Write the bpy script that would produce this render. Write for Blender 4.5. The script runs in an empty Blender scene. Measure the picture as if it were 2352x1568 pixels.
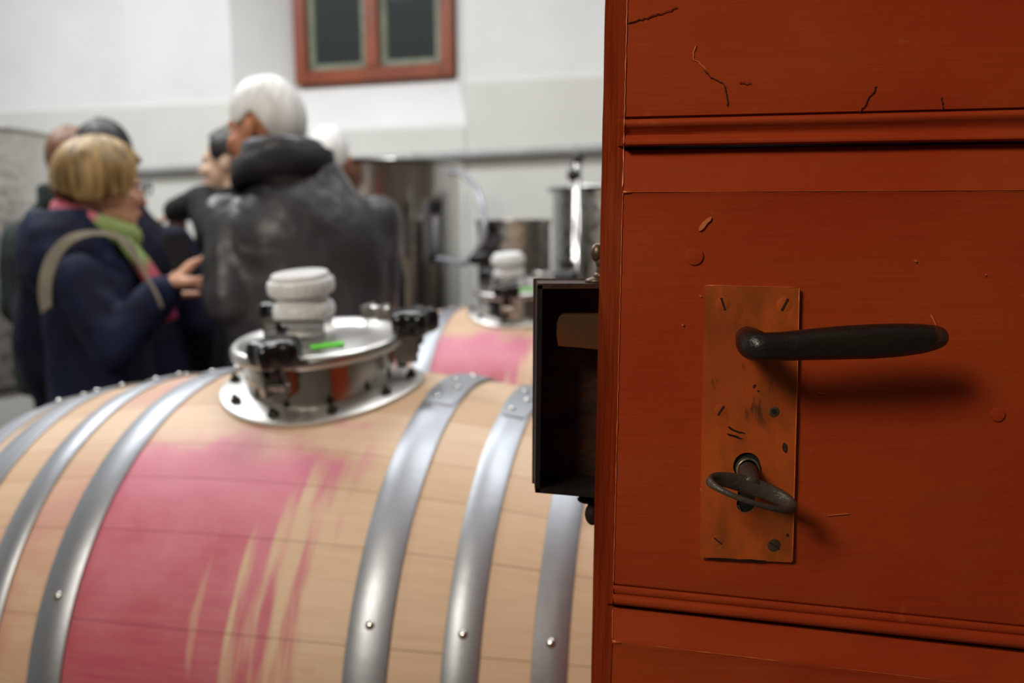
import bpy, bmesh, math, random
from mathutils import Vector, Matrix, noise
random.seed(7)
S = bpy.context.scene
COL = S.collection
PI = math.pi

# ------------------------------------------------------------------ camera
CAMZ, FPX, TH, ROLL = 1.36, 1960.75, 0.1232, -0.0115
YAW = 0.2562                       # the room (wall, barrel rows) is turned by this against the view
_R0, _U0, _F = Vector((1, 0, 0)), Vector((0, math.sin(TH), math.cos(TH))), Vector((0, math.cos(TH), -math.sin(TH)))
_c, _s = math.cos(ROLL), math.sin(ROLL)
CR, CU = _c * _R0 + _s * _U0, -_s * _R0 + _c * _U0
cam_d = bpy.data.cameras.new('camera')
cam_d.sensor_width = 36.0
cam_d.lens = 36.0 * FPX / 2352.0
cam_d.clip_start = 0.02
cam_d.dof.use_dof = True
cam_d.dof.focus_distance = 0.555
cam_d.dof.aperture_fstop = 4.6
cam = bpy.data.objects.new('camera', cam_d)
COL.objects.link(cam)
m = Matrix((CR, CU, -_F)).transposed().to_4x4()
m.translation = Vector((0, 0, CAMZ))
cam.matrix_world = m
S.camera = cam

# ------------------------------------------------------------------ world, lamps, exposure
S.view_settings.view_transform = 'Standard'
S.view_settings.look = 'None'
S.view_settings.exposure = 0.0
S.view_settings.gamma = 1.0
S.view_settings.use_curve_mapping = False
W = bpy.data.worlds.new('night'); S.world = W; W.use_nodes = True
W.node_tree.nodes['Background'].inputs[0].default_value = (0.55, 0.62, 0.6, 1)
W.node_tree.nodes['Background'].inputs[1].default_value = 0.09

U = Vector((math.cos(YAW), -math.sin(YAW), 0))      # along the barrels and the back wall
V = Vector((math.sin(YAW), math.cos(YAW), 0))       # into the room
def room(u, v, z): return U * u + V * v + Vector((0, 0, z))

def area(name, loc, target, sx, sy, power, color=(1, 1, 1)):
    l = bpy.data.lights.new(name, 'AREA'); l.shape = 'RECTANGLE'; l.size = sx; l.size_y = sy
    l.energy = power; l.color = color
    o = bpy.data.objects.new(name, l); COL.objects.link(o)
    o.location = loc
    d = (Vector(target) - Vector(loc)).normalized()
    o.rotation_euler = d.to_track_quat('-Z', 'X').to_euler()
    return o
CEIL = 3.9
def tube_light(name, u, v, power, sx=1.5, sy=0.22, color=(0.97, 0.985, 1.0)):
    o = area(name, room(u, v, CEIL - 0.12), room(u, v, 0), sx, sy, power, color)
    o.rotation_euler = (0, 0, -YAW)
    return o
tube_light('lamp_room_near_left', -2.9, 1.85, 62)
tube_light('lamp_room_near', 0.1, 1.6, 32)
tube_light('fill_room_far_left', -3.7, 3.1, 44)  # unseen fill, added to brighten the left end of the back wall
tube_light('lamp_room_far_mid', -1.7, 3.0, 36)
tube_light('lamp_room_far_right', 0.5, 3.0, 19)
area('lamp_doorway', (-1.45, -1.15, 2.7), (0.3, 0.56, 1.2), 0.6, 0.6, 52, (1.0, 0.9, 0.76))

# ------------------------------------------------------------------ pixel -> world helpers (frame 2352 x 1568)
def ray(px, py):
    return CR * ((px - 1176) / FPX) + CU * (-(py - 784) / FPX) + _F
def at(px, py, Y):
    d = ray(px, py); p = d * (Y / d.y); p.z += CAMZ
    return p
WALLV = 4.74
def atwall(px, py, off=0.0):
    d = ray(px, py); p = d * ((WALLV - off) / d.dot(V)); p.z += CAMZ
    return p

# ------------------------------------------------------------------ mesh builder
class MB:
    def __init__(s): s.v = []; s.f = []
    def add(s, vs, fs, M=None):
        b = len(s.v)
        s.v += [tuple(M @ Vector(p)) if M is not None else tuple(p) for p in vs]
        s.f += [tuple(i + b for i in f) for f in fs]
        return s
    def box(s, c, d, M=None):
        x, y, z = d[0] / 2, d[1] / 2, d[2] / 2
        vs = [(c[0] + i * x, c[1] + j * y, c[2] + k * z) for i in (-1, 1) for j in (-1, 1) for k in (-1, 1)]
        return s.add(vs, [(0, 1, 3, 2), (4, 6, 7, 5), (0, 4, 5, 1), (2, 3, 7, 6), (0, 2, 6, 4), (1, 5, 7, 3)], M)
    def bevbox(s, c, d, b, M=None):
        bm = bmesh.new(); bmesh.ops.create_cube(bm, size=1)
        for v in bm.verts: v.co = Vector((v.co.x * d[0] + c[0], v.co.y * d[1] + c[1], v.co.z * d[2] + c[2]))
        bmesh.ops.bevel(bm, geom=bm.edges[:], offset=b, segments=2, affect='EDGES')
        bm.verts.index_update()
        s.add([v.co.copy() for v in bm.verts], [[v.index for v in f.verts] for f in bm.faces], M); bm.free()
        return s
    def grid(s, rows, closed_u=False, closed_v=False, cap=False, M=None):
        nr, nc = len(rows), len(rows[0])
        vs = [p for r in rows for p in r]; fs = []
        for i in range(nr if closed_v else nr - 1):
            i2 = (i + 1) % nr
            for j in range(nc if closed_u else nc - 1):
                j2 = (j + 1) % nc
                fs.append((i * nc + j, i * nc + j2, i2 * nc + j2, i2 * nc + j))
        if cap:
            fs.append(tuple(range(nc - 1, -1, -1))); fs.append(tuple((nr - 1) * nc + j for j in range(nc)))
        return s.add(vs, fs, M)
    def lathe(s, prof, n=32, M=None, cap=True, wob=None):
        rows = []
        for r, z in prof:
            rows.append([((r * (wob(2 * PI * j / n, z) if wob else 1)) * math.cos(2 * PI * j / n),
                          (r * (wob(2 * PI * j / n, z) if wob else 1)) * math.sin(2 * PI * j / n), z) for j in range(n)])
        return s.grid(rows, closed_u=True, cap=cap, M=M)
    def tube(s, pts, rad, n=12, cap=True, M=None, flat=None, closed=False):
        pts = [Vector(p) for p in pts]; k = len(pts)
        if not hasattr(rad, '__len__'): rad = [rad] * k
        rows = []; prev = None
        for i, p in enumerate(pts):
            if closed: t = pts[(i + 1) % k] - pts[i - 1]
            else: t = pts[min(i + 1, k - 1)] - pts[max(i - 1, 0)]
            t.normalize()
            if prev is None:
                a = Vector((0, 0, 1)) if abs(t.z) < 0.9 else Vector((1, 0, 0))
                x = t.cross(a).normalized()
            else:
                x = (prev - t * prev.dot(t)).normalized()
            prev = x; y = t.cross(x)
            fx, fy = flat if flat else (1, 1)
            rows.append([p + rad[i] * (fx * x * math.cos(2 * PI * j / n) + fy * y * math.sin(2 * PI * j / n)) for j in range(n)])
        return s.grid(rows, closed_u=True, closed_v=closed, cap=cap and not closed, M=M)
    def capsule(s, a, ra, b, rb, n=14):
        a, b = Vector(a), Vector(b); t = (b - a); L = t.length; t = t / L if L > 1e-6 else Vector((0, 0, 1))
        x = t.cross(Vector((0, 0, 1)) if abs(t.z) < 0.9 else Vector((1, 0, 0))).normalized(); y = t.cross(x)
        rows = []
        for e in (-85, -60, -30, 0):
            e = math.radians(e); rows.append((a + t * ra * math.sin(e), ra * math.cos(e)))
        for e in (0, 30, 60, 85):
            e = math.radians(e); rows.append((b + t * rb * math.sin(e), rb * math.cos(e)))
        return s.grid([[c + r * (x * math.cos(2 * PI * j / n) + y * math.sin(2 * PI * j / n)) for j in range(n)] for c, r in rows], closed_u=True, cap=True)
    def chain(s, pts, rad):
        for i in range(len(pts) - 1): s.capsule(pts[i], rad[i], pts[i + 1], rad[i + 1])
        return s
    def ell(s, c, r, M=None, n=18):
        rows = []
        for i in range(n // 2 + 1):
            e = -PI / 2 + PI * (i + 0.02) / (n // 2 + 0.04)
            rows.append([(c[0] + r[0] * math.cos(e) * math.cos(2 * PI * j / n), c[1] + r[1] * math.cos(e) * math.sin(2 * PI * j / n), c[2] + r[2] * math.sin(e)) for j in range(n)])
        return s.grid(rows, closed_u=True, cap=True, M=M)
    def loft(s, secs, n=28, M=None):           # closed elliptic sections (cx,cy,z,rx,ry)
        return s.grid([[(cx + rx * math.copysign(abs(math.cos(t)) ** 0.85, math.cos(t)), cy + ry * math.copysign(abs(math.sin(t)) ** 0.85, math.sin(t)), z)
                        for t in [2 * PI * j / n for j in range(n)]] for cx, cy, z, rx, ry in secs], closed_u=True, cap=True, M=M)
    def build(s, name, mat, parent=None, smooth=True, fix=True, angle=None):
        me = bpy.data.meshes.new(name); me.from_pydata(s.v, [], s.f)
        if fix:
            bm = bmesh.new(); bm.from_mesh(me); bmesh.ops.recalc_face_normals(bm, faces=bm.faces[:]); bm.to_mesh(me); bm.free()
        if mat: me.materials.append(mat)
        if smooth: me.shade_smooth() if angle is None else me.shade_smooth()
        o = bpy.data.objects.new(name, me); COL.objects.link(o)
        if parent is not None: o.parent = parent
        if smooth and angle is not None:
            me.set_sharp_from_angle(angle=math.radians(angle))
        return o

def remesh(o, vox, smooth=4, fold=None):
    md = o.modifiers.new('r', 'REMESH'); md.mode = 'VOXEL'; md.voxel_size = vox
    if smooth:
        ms = o.modifiers.new('s', 'SMOOTH'); ms.factor = 0.5; ms.iterations = smooth
    dg = bpy.context.evaluated_depsgraph_get(); dg.update()
    me = bpy.data.meshes.new_from_object(o.evaluated_get(dg))
    o.modifiers.clear(); old = o.data; me.name = o.name
    if not len(me.materials) and len(old.materials): me.materials.append(old.materials[0])
    o.data = me
    if fold:
        ns = [v.normal.copy() for v in me.vertices]
        for v, n in zip(me.vertices, ns): v.co += n * fold(v.co)
    me.shade_smooth()
    return o

def empty(name, loc, rz=0.0, M=None):
    o = bpy.data.objects.new(name, None); COL.objects.link(o)
    o.empty_display_size = 0.1
    if M is not None: o.matrix_world = M
    else: o.location = loc; o.rotation_euler = (0, 0, rz)
    return o
def tag(o, label=None, cat=None, group=None, kind=None):
    if label: o['label'] = label
    if cat: o['category'] = cat
    if group: o['group'] = group
    if kind: o['kind'] = kind
    return o
def copy_tree(o, parent=None):
    c = o.copy(); COL.objects.link(c); c.parent = parent
    if parent is not None: c.matrix_parent_inverse = o.matrix_parent_inverse.copy()
    for ch in o.children: copy_tree(ch, c)
    return c

# ------------------------------------------------------------------ materials
def lin(r, g, b):
    f = lambda c: ((c / 255 + 0.055) / 1.055) ** 2.4 if c > 10 else c / 255 / 12.92
    return (f(r), f(g), f(b), 1)
class NT:
    def __init__(s, name):
        s.m = bpy.data.materials.new(name); s.m.use_nodes = True; s.t = s.m.node_tree
        s.b = s.t.nodes['Principled BSDF']
        s.tc = s.n('ShaderNodeTexCoord')
    def n(s, ty, **kw):
        nd = s.t.nodes.new(ty)
        for k, v in kw.items(): setattr(nd, k, v)
        return nd
    def ln(s, a, b): s.t.links.new(a, b)
    def put(s, sock, v):
        if hasattr(v, 'is_linked') or isinstance(v, bpy.types.NodeSocket): s.ln(v, sock)
        else: sock.default_value = v
    def math(s, op, a, b=0.0, c=None, clamp=False):
        nd = s.n('ShaderNodeMath', operation=op, use_clamp=clamp)
        s.put(nd.inputs[0], a); s.put(nd.inputs[1], b)
        if c is not None: s.put(nd.inputs[2], c)
        return nd.outputs[0]
    def ss(s, x, a, b):           # smoothstep
        nd = s.n('ShaderNodeMapRange', interpolation_type='SMOOTHSTEP'); s.put(nd.inputs[0], x)
        nd.inputs[1].default_value = a; nd.inputs[2].default_value = b
        return nd.outputs[0]
    def mr(s, x, a, b, c, d):
        nd = s.n('ShaderNodeMapRange'); s.put(nd.inputs[0], x)
        for i, v in enumerate((a, b, c, d)): nd.inputs[i + 1].default_value = v
        return nd.outputs[0]
    def mix(s, f, a, b):
        nd = s.n('ShaderNodeMix', data_type='RGBA'); s.put(nd.inputs[0], f); s.put(nd.inputs[6], a); s.put(nd.inputs[7], b)
        return nd.outputs[2]
    def noise(s, scale=5, detail=3, rough=0.5, st=(1, 1, 1), vec=None, dist=0.0):
        mp = s.n('ShaderNodeMapping'); mp.inputs['Scale'].default_value = st
        s.ln(vec if vec is not None else s.tc.outputs['Object'], mp.inputs[0])
        nd = s.n('ShaderNodeTexNoise'); s.ln(mp.outputs[0], nd.inputs['Vector'])
        nd.inputs['Scale'].default_value = scale; nd.inputs['Detail'].default_value = detail; nd.inputs['Roughness'].default_value = rough
        nd.inputs['Distortion'].default_value = dist
        return nd.outputs['Fac']
    def bump(s, h, strength=0.3, dist=0.01):
        nd = s.n('ShaderNodeBump'); nd.inputs['Strength'].default_value = strength; nd.inputs['Distance'].default_value = dist
        s.put(nd.inputs['Height'], h); s.ln(nd.outputs[0], s.b.inputs['Normal'])
    def set(s, color=None, rough=None, metal=None, spec=None, coat=None, sheen=None):
        if color is not None: s.put(s.b.inputs['Base Color'], color)
        if rough is not None: s.put(s.b.inputs['Roughness'], rough)
        if metal is not None: s.put(s.b.inputs['Metallic'], metal)
        if spec is not None: s.put(s.b.inputs['Specular IOR Level'], spec)
        if coat is not None: s.put(s.b.inputs['Coat Weight'], coat)
        if sheen is not None: s.put(s.b.inputs['Sheen Weight'], sheen)
        return s.m

def simple(name, c1, c2=None, rough=0.6, metal=0.0, scale=12, st=(1, 1, 1), bump=0.0, bdist=0.004, bscale=None, spec=0.5, sheen=None, detail=4):
    t = NT(name); f = t.noise(scale, detail, 0.55, st)
    col = t.mix(t.ss(f, 0.3, 0.7), c1, c2 or c1)
    if bump: t.bump(t.noise(bscale or scale, 4, 0.55, st), bump, bdist)
    return t.set(col, rough, metal, spec, sheen=sheen)

M = {}
M['plaster'] = simple('white_plaster', lin(226, 227, 226), lin(219, 220, 219), 0.9, scale=2.5, bump=0.25, bdist=0.006, bscale=14)
M['plaster_low'] = simple('offwhite_dado_paint', lin(216, 216, 211), lin(208, 208, 203), 0.8, scale=2.0, bump=0.25, bdist=0.006, bscale=14)
M['stone'] = simple('rough_stone_wall', lin(120, 108, 94), lin(88, 78, 68), 0.9, scale=4, bump=0.5, bdist=0.03)
M['ceiling'] = simple('ceiling_paint', lin(225, 225, 222), lin(215, 215, 212), 0.9, scale=2)
M['floor'] = simple('concrete_floor', lin(112, 106, 98), lin(84, 80, 74), 0.6, scale=3, bump=0.2)
M['pipe'] = simple('grey_pipe', lin(168, 169, 168), lin(150, 151, 150), 0.45, scale=4)
M['white_plastic'] = simple('white_plastic', lin(226, 227, 226), lin(214, 215, 214), 0.32, scale=20)
M['black_plastic'] = simple('black_plastic', lin(14, 14, 15), lin(22, 22, 23), 0.22, scale=20)
M['green_tape'] = simple('green_tape', lin(104, 226, 62), lin(120, 236, 80), 0.5)
M['steel'] = simple('polished_steel', (0.62, 0.61, 0.58, 1), (0.5, 0.49, 0.46, 1), 0.16, 1.0, scale=8, st=(1, 1, 1), bump=0.06, bdist=0.002, bscale=60)
M['steel_satin'] = simple('satin_steel', (0.6, 0.59, 0.56, 1), (0.5, 0.49, 0.47, 1), 0.42, 1.0, scale=8, bump=0.08, bdist=0.002, bscale=70)
M['lid'] = simple('brushed_lid_steel', (0.6, 0.59, 0.57, 1), (0.52, 0.51, 0.49, 1), 0.32, 1.0, scale=8, bump=0.1, bdist=0.002, bscale=70)
M['bolt_dark'] = simple('dark_bolt', lin(52, 50, 48), lin(70, 68, 64), 0.35, 0.8, scale=30)
M['rubber'] = simple('grey_gasket', lin(92, 92, 90), None, 0.6)

def mk_hoop():
    t = NT('galvanised_hoop')
    f = t.noise(7, 4, 0.6); g = t.noise(60, 3, 0.6)
    col = t.mix(t.ss(f, 0.3, 0.72), (0.41, 0.43, 0.465, 1), (0.33, 0.345, 0.37, 1))
    t.bump(g, 0.12, 0.002)
    return t.set(col, t.mr(f, 0.2, 0.8, 0.42, 0.52), 0.92)
M['hoop'] = mk_hoop()

def mk_tank(name, scale, rough, st=1.0, g=1.0):
    t = NT(name)
    vo = t.n('ShaderNodeTexVoronoi'); t.ln(t.tc.outputs['Object'], vo.inputs['Vector']); vo.inputs['Scale'].default_value = scale
    f = t.noise(3, 3, 0.5)
    t.bump(vo.outputs['Distance'], st, 0.004)
    return t.set(t.mix(t.ss(f, 0.3, 0.7), (0.5 * g, 0.495 * g, 0.475 * g, 1), (0.4 * g, 0.395 * g, 0.375 * g, 1)), t.mr(vo.outputs['Distance'], 0, 0.6, rough - 0.08, rough + 0.14), 1.0)
M['marbled'] = mk_tank('marbled_tank_steel', 22, 0.4, 0.9, 1.6)
M['brushed'] = simple('smooth_tank_steel', (0.6, 0.59, 0.56, 1), (0.52, 0.51, 0.485, 1), 0.2, 1.0, scale=3, bump=0.05, bdist=0.01, bscale=5)
M['dark_tank'] = mk_tank('dark_tank_steel', 30, 0.2, 0.35)

def mk_stave():
    t = NT('oak_stave')
    sep = t.n('ShaderNodeSeparateXYZ'); t.ln(t.tc.outputs['Object'], sep.inputs[0])
    sx = sep.outputs[0]
    phi = t.math('ARCTAN2', t.math('MULTIPLY', sep.outputs[1], -1.0), sep.outputs[2])
    cmb = t.n('ShaderNodeCombineXYZ'); t.ln(sx, cmb.inputs[0]); t.ln(phi, cmb.inputs[1])
    sp = cmb.outputs[0]
    oi = t.n('ShaderNodeObjectInfo')
    rnd = oi.outputs['Random']
    grain = t.noise(6, 5, 0.6, (1.2, 26, 1), sp)
    fine = t.noise(30, 3, 0.6, (1, 22, 1), sp)
    wood = t.mix(rnd, lin(219, 191, 163), lin(203, 172, 140))
    wood = t.mix(t.math('MULTIPLY', t.ss(grain, 0.35, 0.75), 0.45), wood, lin(182, 147, 112))
    blot = t.noise(5, 3, 0.5, (1, 0.6, 1), sp)
    # wine stain: soaked in below the hatch, wiped round the belly in streaks
    edge = t.noise(7, 4, 0.6, (1, 0.45, 1), sp)
    streak = t.noise(1.0, 3, 0.55, (32, 1.5, 1), sp)
    stv = t.math('ADD', phi, t.mr(rnd, 0, 1, -0.10, 0.10))
    wr = t.math('SUBTRACT', 1.0, t.ss(t.math('ADD', sx, t.mr(edge, 0.2, 0.8, -0.07, 0.07)), 0.17, 0.25))
    wl = t.ss(sx, -0.18, -0.16)
    wp = t.ss(t.math('ADD', phi, t.mr(edge, 0.25, 0.75, -0.14, 0.10)), 0.42, 0.60)
    wp2 = t.math('SUBTRACT', 1.0, t.ss(phi, 1.9, 2.5))
    th = t.mr(t.math('ADD', sx, t.mr(phi, 0.5, 1.2, -0.03, 0.02)), -0.04, 0.23, 0.16, 0.63)
    stk = t.math('MULTIPLY', t.math('SUBTRACT', streak, t.math('SUBTRACT', th, 0.05)), 7.0, clamp=True)
    full = t.math('MULTIPLY', t.math('MULTIPLY', wr, wl), t.math('MULTIPLY', wp, wp2))
    full = t.math('MULTIPLY', full, stk)
    full = t.math('MULTIPLY', full, t.mr(t.math('ADD', edge, t.math('MULTIPLY', rnd, 0.25)), 0.3, 0.85, 0.8, 0.97))
    faint = t.math('MULTIPLY', t.math('MULTIPLY', t.ss(sx, -0.36, -0.3), t.math('SUBTRACT', 1.0, t.ss(sx, -0.16, -0.13))), t.ss(blot, 0.42, 0.7))
    faint = t.math('MULTIPLY', faint, t.math('MULTIPLY', 0.42, wp2))
    halo = t.math('MULTIPLY', t.math('MULTIPLY', t.ss(t.noise(9, 4, 0.6, (1, 0.8, 1), sp), 0.55, 0.72), 0.5), t.math('MULTIPLY', wr, wl))
    halo = t.math('MULTIPLY', halo, t.math('MULTIPLY', t.ss(phi, 0.15, 0.4), wp2))
    mask = t.math('MAXIMUM', full, t.math('MAXIMUM', faint, halo))
    pink = t.mix(t.ss(t.math('ADD', phi, t.mr(edge, 0.2, 0.8, -0.3, 0.3)), 0.55, 1.25), lin(206, 118, 146), lin(178, 64, 90))
    pink = t.mix(t.math('MULTIPLY', t.ss(grain, 0.4, 0.7), 0.35), pink, lin(204, 134, 136))
    col = t.mix(mask, wood, pink)
    t.bump(t.math('ADD', grain, t.math('MULTIPLY', fine, 0.6)), 0.12, 0.003)
    return t.set(col, 0.5, 0.0, 0.35)
M['stave'] = mk_stave()
M['oak_end'] = simple('oak_head', lin(205, 168, 122), lin(186, 146, 100), 0.55, scale=5, st=(1, 1, 9))
M['rack'] = simple('painted_rack', lin(70, 74, 78), lin(60, 63, 66), 0.5)

def mk_paint():
    t = NT('red_brown_door_paint')
    big = t.noise(7, 4, 0.55, (1, 1, 1.3)); brush = t.noise(16, 5, 0.65, (1, 1, 14)); spot = t.noise(34, 3, 0.6)
    col = t.mix(t.ss(big, 0.35, 0.68), lin(150, 50, 19), lin(154, 60, 22))
    col = t.mix(t.math('MULTIPLY', t.ss(brush, 0.5, 0.75), 0.3), col, lin(138, 42, 15))
    col = t.mix(t.math('MULTIPLY', t.ss(spot, 0.68, 0.78), 0.5), col, lin(172, 92, 40))
    t.bump(t.math('ADD', t.math('MULTIPLY', brush, 0.5), t.math('MULTIPLY', big, 1.2)), 0.28, 0.004)
    return t.set(col, t.mr(brush, 0.3, 0.7, 0.36, 0.46), 0.0, 0.24)
M['paint'] = mk_paint()
def mk_edge():
    t = NT('red_brown_edge_paint')
    g = t.noise(20, 5, 0.65, (9, 9, 0.6)); big = t.noise(5, 3)
    col = t.mix(t.ss(g, 0.35, 0.7), lin(113, 40, 15), lin(88, 27, 9))
    col = t.mix(t.math('MULTIPLY', t.ss(big, 0.45, 0.7), 0.35), col, lin(140, 66, 38))
    t.bump(g, 0.5, 0.003)
    return t.set(col, 0.75, 0.0, 0.0)
M['edge'] = mk_edge()
def mk_plate():
    t = NT('painted_lock_plate')
    w = t.noise(40, 4, 0.65, (1, 1, 0.5)); big = t.noise(14, 4, 0.6); rub = t.noise(90, 3, 0.6, (1.0, 1, 0.35))
    col = t.mix(t.ss(big, 0.35, 0.7), lin(174, 80, 28), lin(150, 64, 25))
    col = t.mix(t.math('MULTIPLY', t.ss(w, 0.45, 0.68), 0.65), col, lin(118, 60, 23))
    col = t.mix(t.math('MULTIPLY', t.math('MULTIPLY', t.ss(rub, 0.6, 0.7), t.ss(big, 0.5, 0.62)), 0.8), col, lin(60, 44, 26))
    t.bump(w, 0.18, 0.002)
    return t.set(col, 0.42, 0.0, 0.28)
M['plate'] = mk_plate()
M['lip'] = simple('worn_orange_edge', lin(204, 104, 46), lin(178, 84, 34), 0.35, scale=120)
M['ridge'] = simple('worn_ridge_highlight_paint', lin(178, 88, 36), lin(160, 66, 26), 0.35, scale=60)  # worn paint, lightened to carry the ridge highlight in its colour
M['chip'] = simple('chipped_paint', lin(196, 112, 52), lin(176, 92, 40), 0.5, scale=100)
M['crack'] = simple('dark_crack', lin(40, 14, 8), None, 0.9)
def mk_iron(name, a, b, rough, rust, spec=0.4):
    t = NT(name); g = t.noise(60, 5, 0.65, (0.5, 1, 1)); r = t.noise(38, 4, 0.6)
    col = t.mix(t.ss(g, 0.35, 0.7), a, b); col = t.mix(t.math('MULTIPLY', t.ss(r, 0.62, 0.72), rust), col, lin(96, 52, 28))
    t.bump(g, 0.8, 0.003)
    return t.set(col, t.mr(g, 0.3, 0.7, rough - 0.1, rough + 0.16), 0.25, spec)
M['iron'] = mk_iron('worn_black_iron', lin(36, 29, 24), lin(20, 16, 14), 0.30, 0.5, 0.5)
M['key_iron'] = mk_iron('rusty_key_iron', lin(74, 64, 56), lin(50, 42, 36), 0.42, 0.7)
M['box_iron'] = mk_iron('rusty_lock_case', lin(62, 34, 18), lin(38, 24, 16), 0.6, 0.8)
M['case_black'] = simple('black_case_iron', lin(16, 11, 8), lin(30, 20, 14), 0.7, 0.0, spec=0.2, scale=40, bump=0.4, bdist=0.002)
M['bolt_brass'] = simple('latch_bolt_metal', lin(92, 48, 20), lin(70, 52, 36), 0.6, 0.0, spec=0.1, scale=26, bump=0.3, bdist=0.002)
M['hole'] = simple('keyhole_dark', lin(9, 8, 7), None, 0.9)
M['bush'] = simple('worn_bushing_metal', lin(150, 138, 118), lin(104, 92, 74), 0.35, 0.7, scale=160)
M['screw_metal'] = simple('bare_screw_metal', lin(104, 84, 66), lin(78, 62, 50), 0.4, 0.6, scale=160)
M['win_wood'] = simple('brown_window_paint', lin(140, 66, 26), lin(122, 52, 20), 0.42, scale=6, st=(1, 1, 1))
M['win_bead'] = simple('grey_green_window_bead', lin(132, 138, 118), lin(112, 118, 100), 0.5)
def mk_glass():
    t = NT('window_glass'); t.set((0.75, 0.8, 0.78, 1), 0.03, 0.0); t.b.inputs['Transmission Weight'].default_value = 1.0; t.b.inputs['IOR'].default_value = 1.45
    return t.m
M['glass'] = mk_glass()
def mk_hose():
    t = NT('clear_hose'); t.set(lin(190, 190, 200), 0.15); t.b.inputs['Transmission Weight'].default_value = 0.55
    return t.m
M['hose'] = mk_hose()

# ------------------------------------------------------------------ the room
def quadbox(name, u0, u1, v0, v1, z0, z1, mat):
    b = MB(); b.add([room(u, v, z) for u in (u0, u1) for v in (v0, v1) for z in (z0, z1)],
                    [(0, 1, 3, 2), (4, 6, 7, 5), (0, 4, 5, 1), (2, 3, 7, 6), (0, 2, 6, 4), (1, 5, 7, 3)])
    return tag(b.build(name, mat, smooth=False), kind='structure')
UL, UR, VF, VB = -5.6, 2.6, -2.6, WALLV
quadbox('floor', UL - .3, UR + .3, VF - .3, VB + .9, -0.1, 0.0, M['floor'])
quadbox('ceiling', UL - .3, UR + .3, VF - .3, VB + .9, CEIL, CEIL + 0.1, M['ceiling'])
quadbox('wall_left', UL - 0.3, UL, VF, VB + .3, 0, CEIL, M['plaster'])
quadbox('wall_right', UR, UR + 0.3, VF, VB + .3, 0, CEIL, M['stone'])
quadbox('wall_front', UL, UR, VF - 0.3, VF, 0, CEIL, M['stone'])

def wall_uvz(p): return (p.dot(U), p.z)
# niche outline on the wall face and the window rectangle at the niche back
NOFF = -0.34
n_bl, n_br = atwall(541, 306), atwall(1070, 286)
w_bl, w_br = atwall(690, 186, NOFF), atwall(1050, 178, NOFF)
u0, zb = n_bl.dot(U), n_bl.z; u1 = n_br.dot(U); zt = 3.62
wu0, wzb = w_bl.dot(U), min(w_bl.z, w_br.z) - 0.0; wu1 = w_br.dot(U); wzt = wzb + 0.95
b = MB()
vs = []
for (u, z) in ((UL, 0), (UR, 0), (UR, CEIL), (UL, CEIL)): vs.append(room(u, VB, z))
for (u, z) in ((u0, zb), (u1, zb), (u1, zt), (u0, zt)): vs.append(room(u, VB, z))
for (u, z) in ((wu0, wzb), (wu1, wzb), (wu1, wzt), (wu0, wzt)): vs.append(room(u, VB - NOFF, z))
for (u, z) in ((wu0, wzb), (wu1, wzb), (wu1, wzt), (wu0, wzt)): vs.append(room(u, VB + 0.5, z))
for (u, z) in ((UL, 0), (UR, 0), (UR, CEIL), (UL, CEIL)): vs.append(room(u, VB + 0.5, z))
fs = []
for k in range(4):
    k2 = (k + 1) % 4
    fs += [(k, k2, 4 + k2, 4 + k), (4 + k, 4 + k2, 8 + k2, 8 + k), (8 + k, 8 + k2, 12 + k2, 12 + k), (12 + k, 12 + k2, 16 + k2, 16 + k)]
b.add(vs, fs)
wb = tag(b.build('wall_back', M['plaster'], smooth=False), 'white plastered cellar wall with a splayed window niche', kind='structure')
# lower wall: a thin coat of off-white plaster that stands slightly proud of the wall
def dado(name, pa, pb, t):
    b = MB(); a0, a1 = pa.dot(U), pb.dot(U)
    b.add([room(a0, VB - t, 0.0), room(a1, VB - t, 0.0), room(a1, VB - t, pb.z), room(a0, VB - t, pa.z),
           room(a0, VB + .01, 0.0), room(a1, VB + .01, 0.0), room(a1, VB + .01, pb.z + .012), room(a0, VB + .01, pa.z + .012)],
          [(0, 1, 2, 3), (4, 7, 6, 5), (3, 2, 6, 7), (0, 4, 5, 1), (0, 3, 7, 4), (1, 5, 6, 2)])
    return tag(b.build(name, M['plaster_low'], smooth=False), kind='structure')
dl = atwall(-260, 270); dr = atwall(541, 236)
dado('trim_1', dl, dr, 0.014)
dado('trim_2', atwall(1070, 190), atwall(1500, 171), 0.014)
dado('trim_3', atwall(541.5, 310), atwall(1069.5, 292), 0.014)

# window: outer frame, two sashes with panes
wr = empty('window_1', room((wu0 + wu1) / 2, VB - NOFF, wzb), -YAW)
tag(wr, 'small brown-framed two-pane window high in the white wall niche', 'window', kind='structure')
ww = wu1 - wu0; hh = wzt - wzb
def bars(name, parts, mat, par, dep, y0, bev=0.006):
    b = MB()
    for cx, cz, sx, sz in parts: b.bevbox((cx, y0, cz), (sx, dep, sz), bev)
    return b.build(name, mat, par, angle=40)
fw = 0.082
bars('outer_frame', [(-ww / 2 + fw / 2, hh / 2, fw, hh), (ww / 2 - fw / 2, hh / 2, fw, hh), (0, fw / 2, ww - 2 * fw + .004, fw), (0, hh - fw / 2, ww - 2 * fw + .004, fw)], M['win_wood'], wr, 0.07, -0.034)
bars('mullion', [(0, hh / 2, 0.085, hh - 2 * fw + .004)], M['win_wood'], wr, 0.075, -0.037)
pw = ww / 2 - fw - 0.0425
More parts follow.
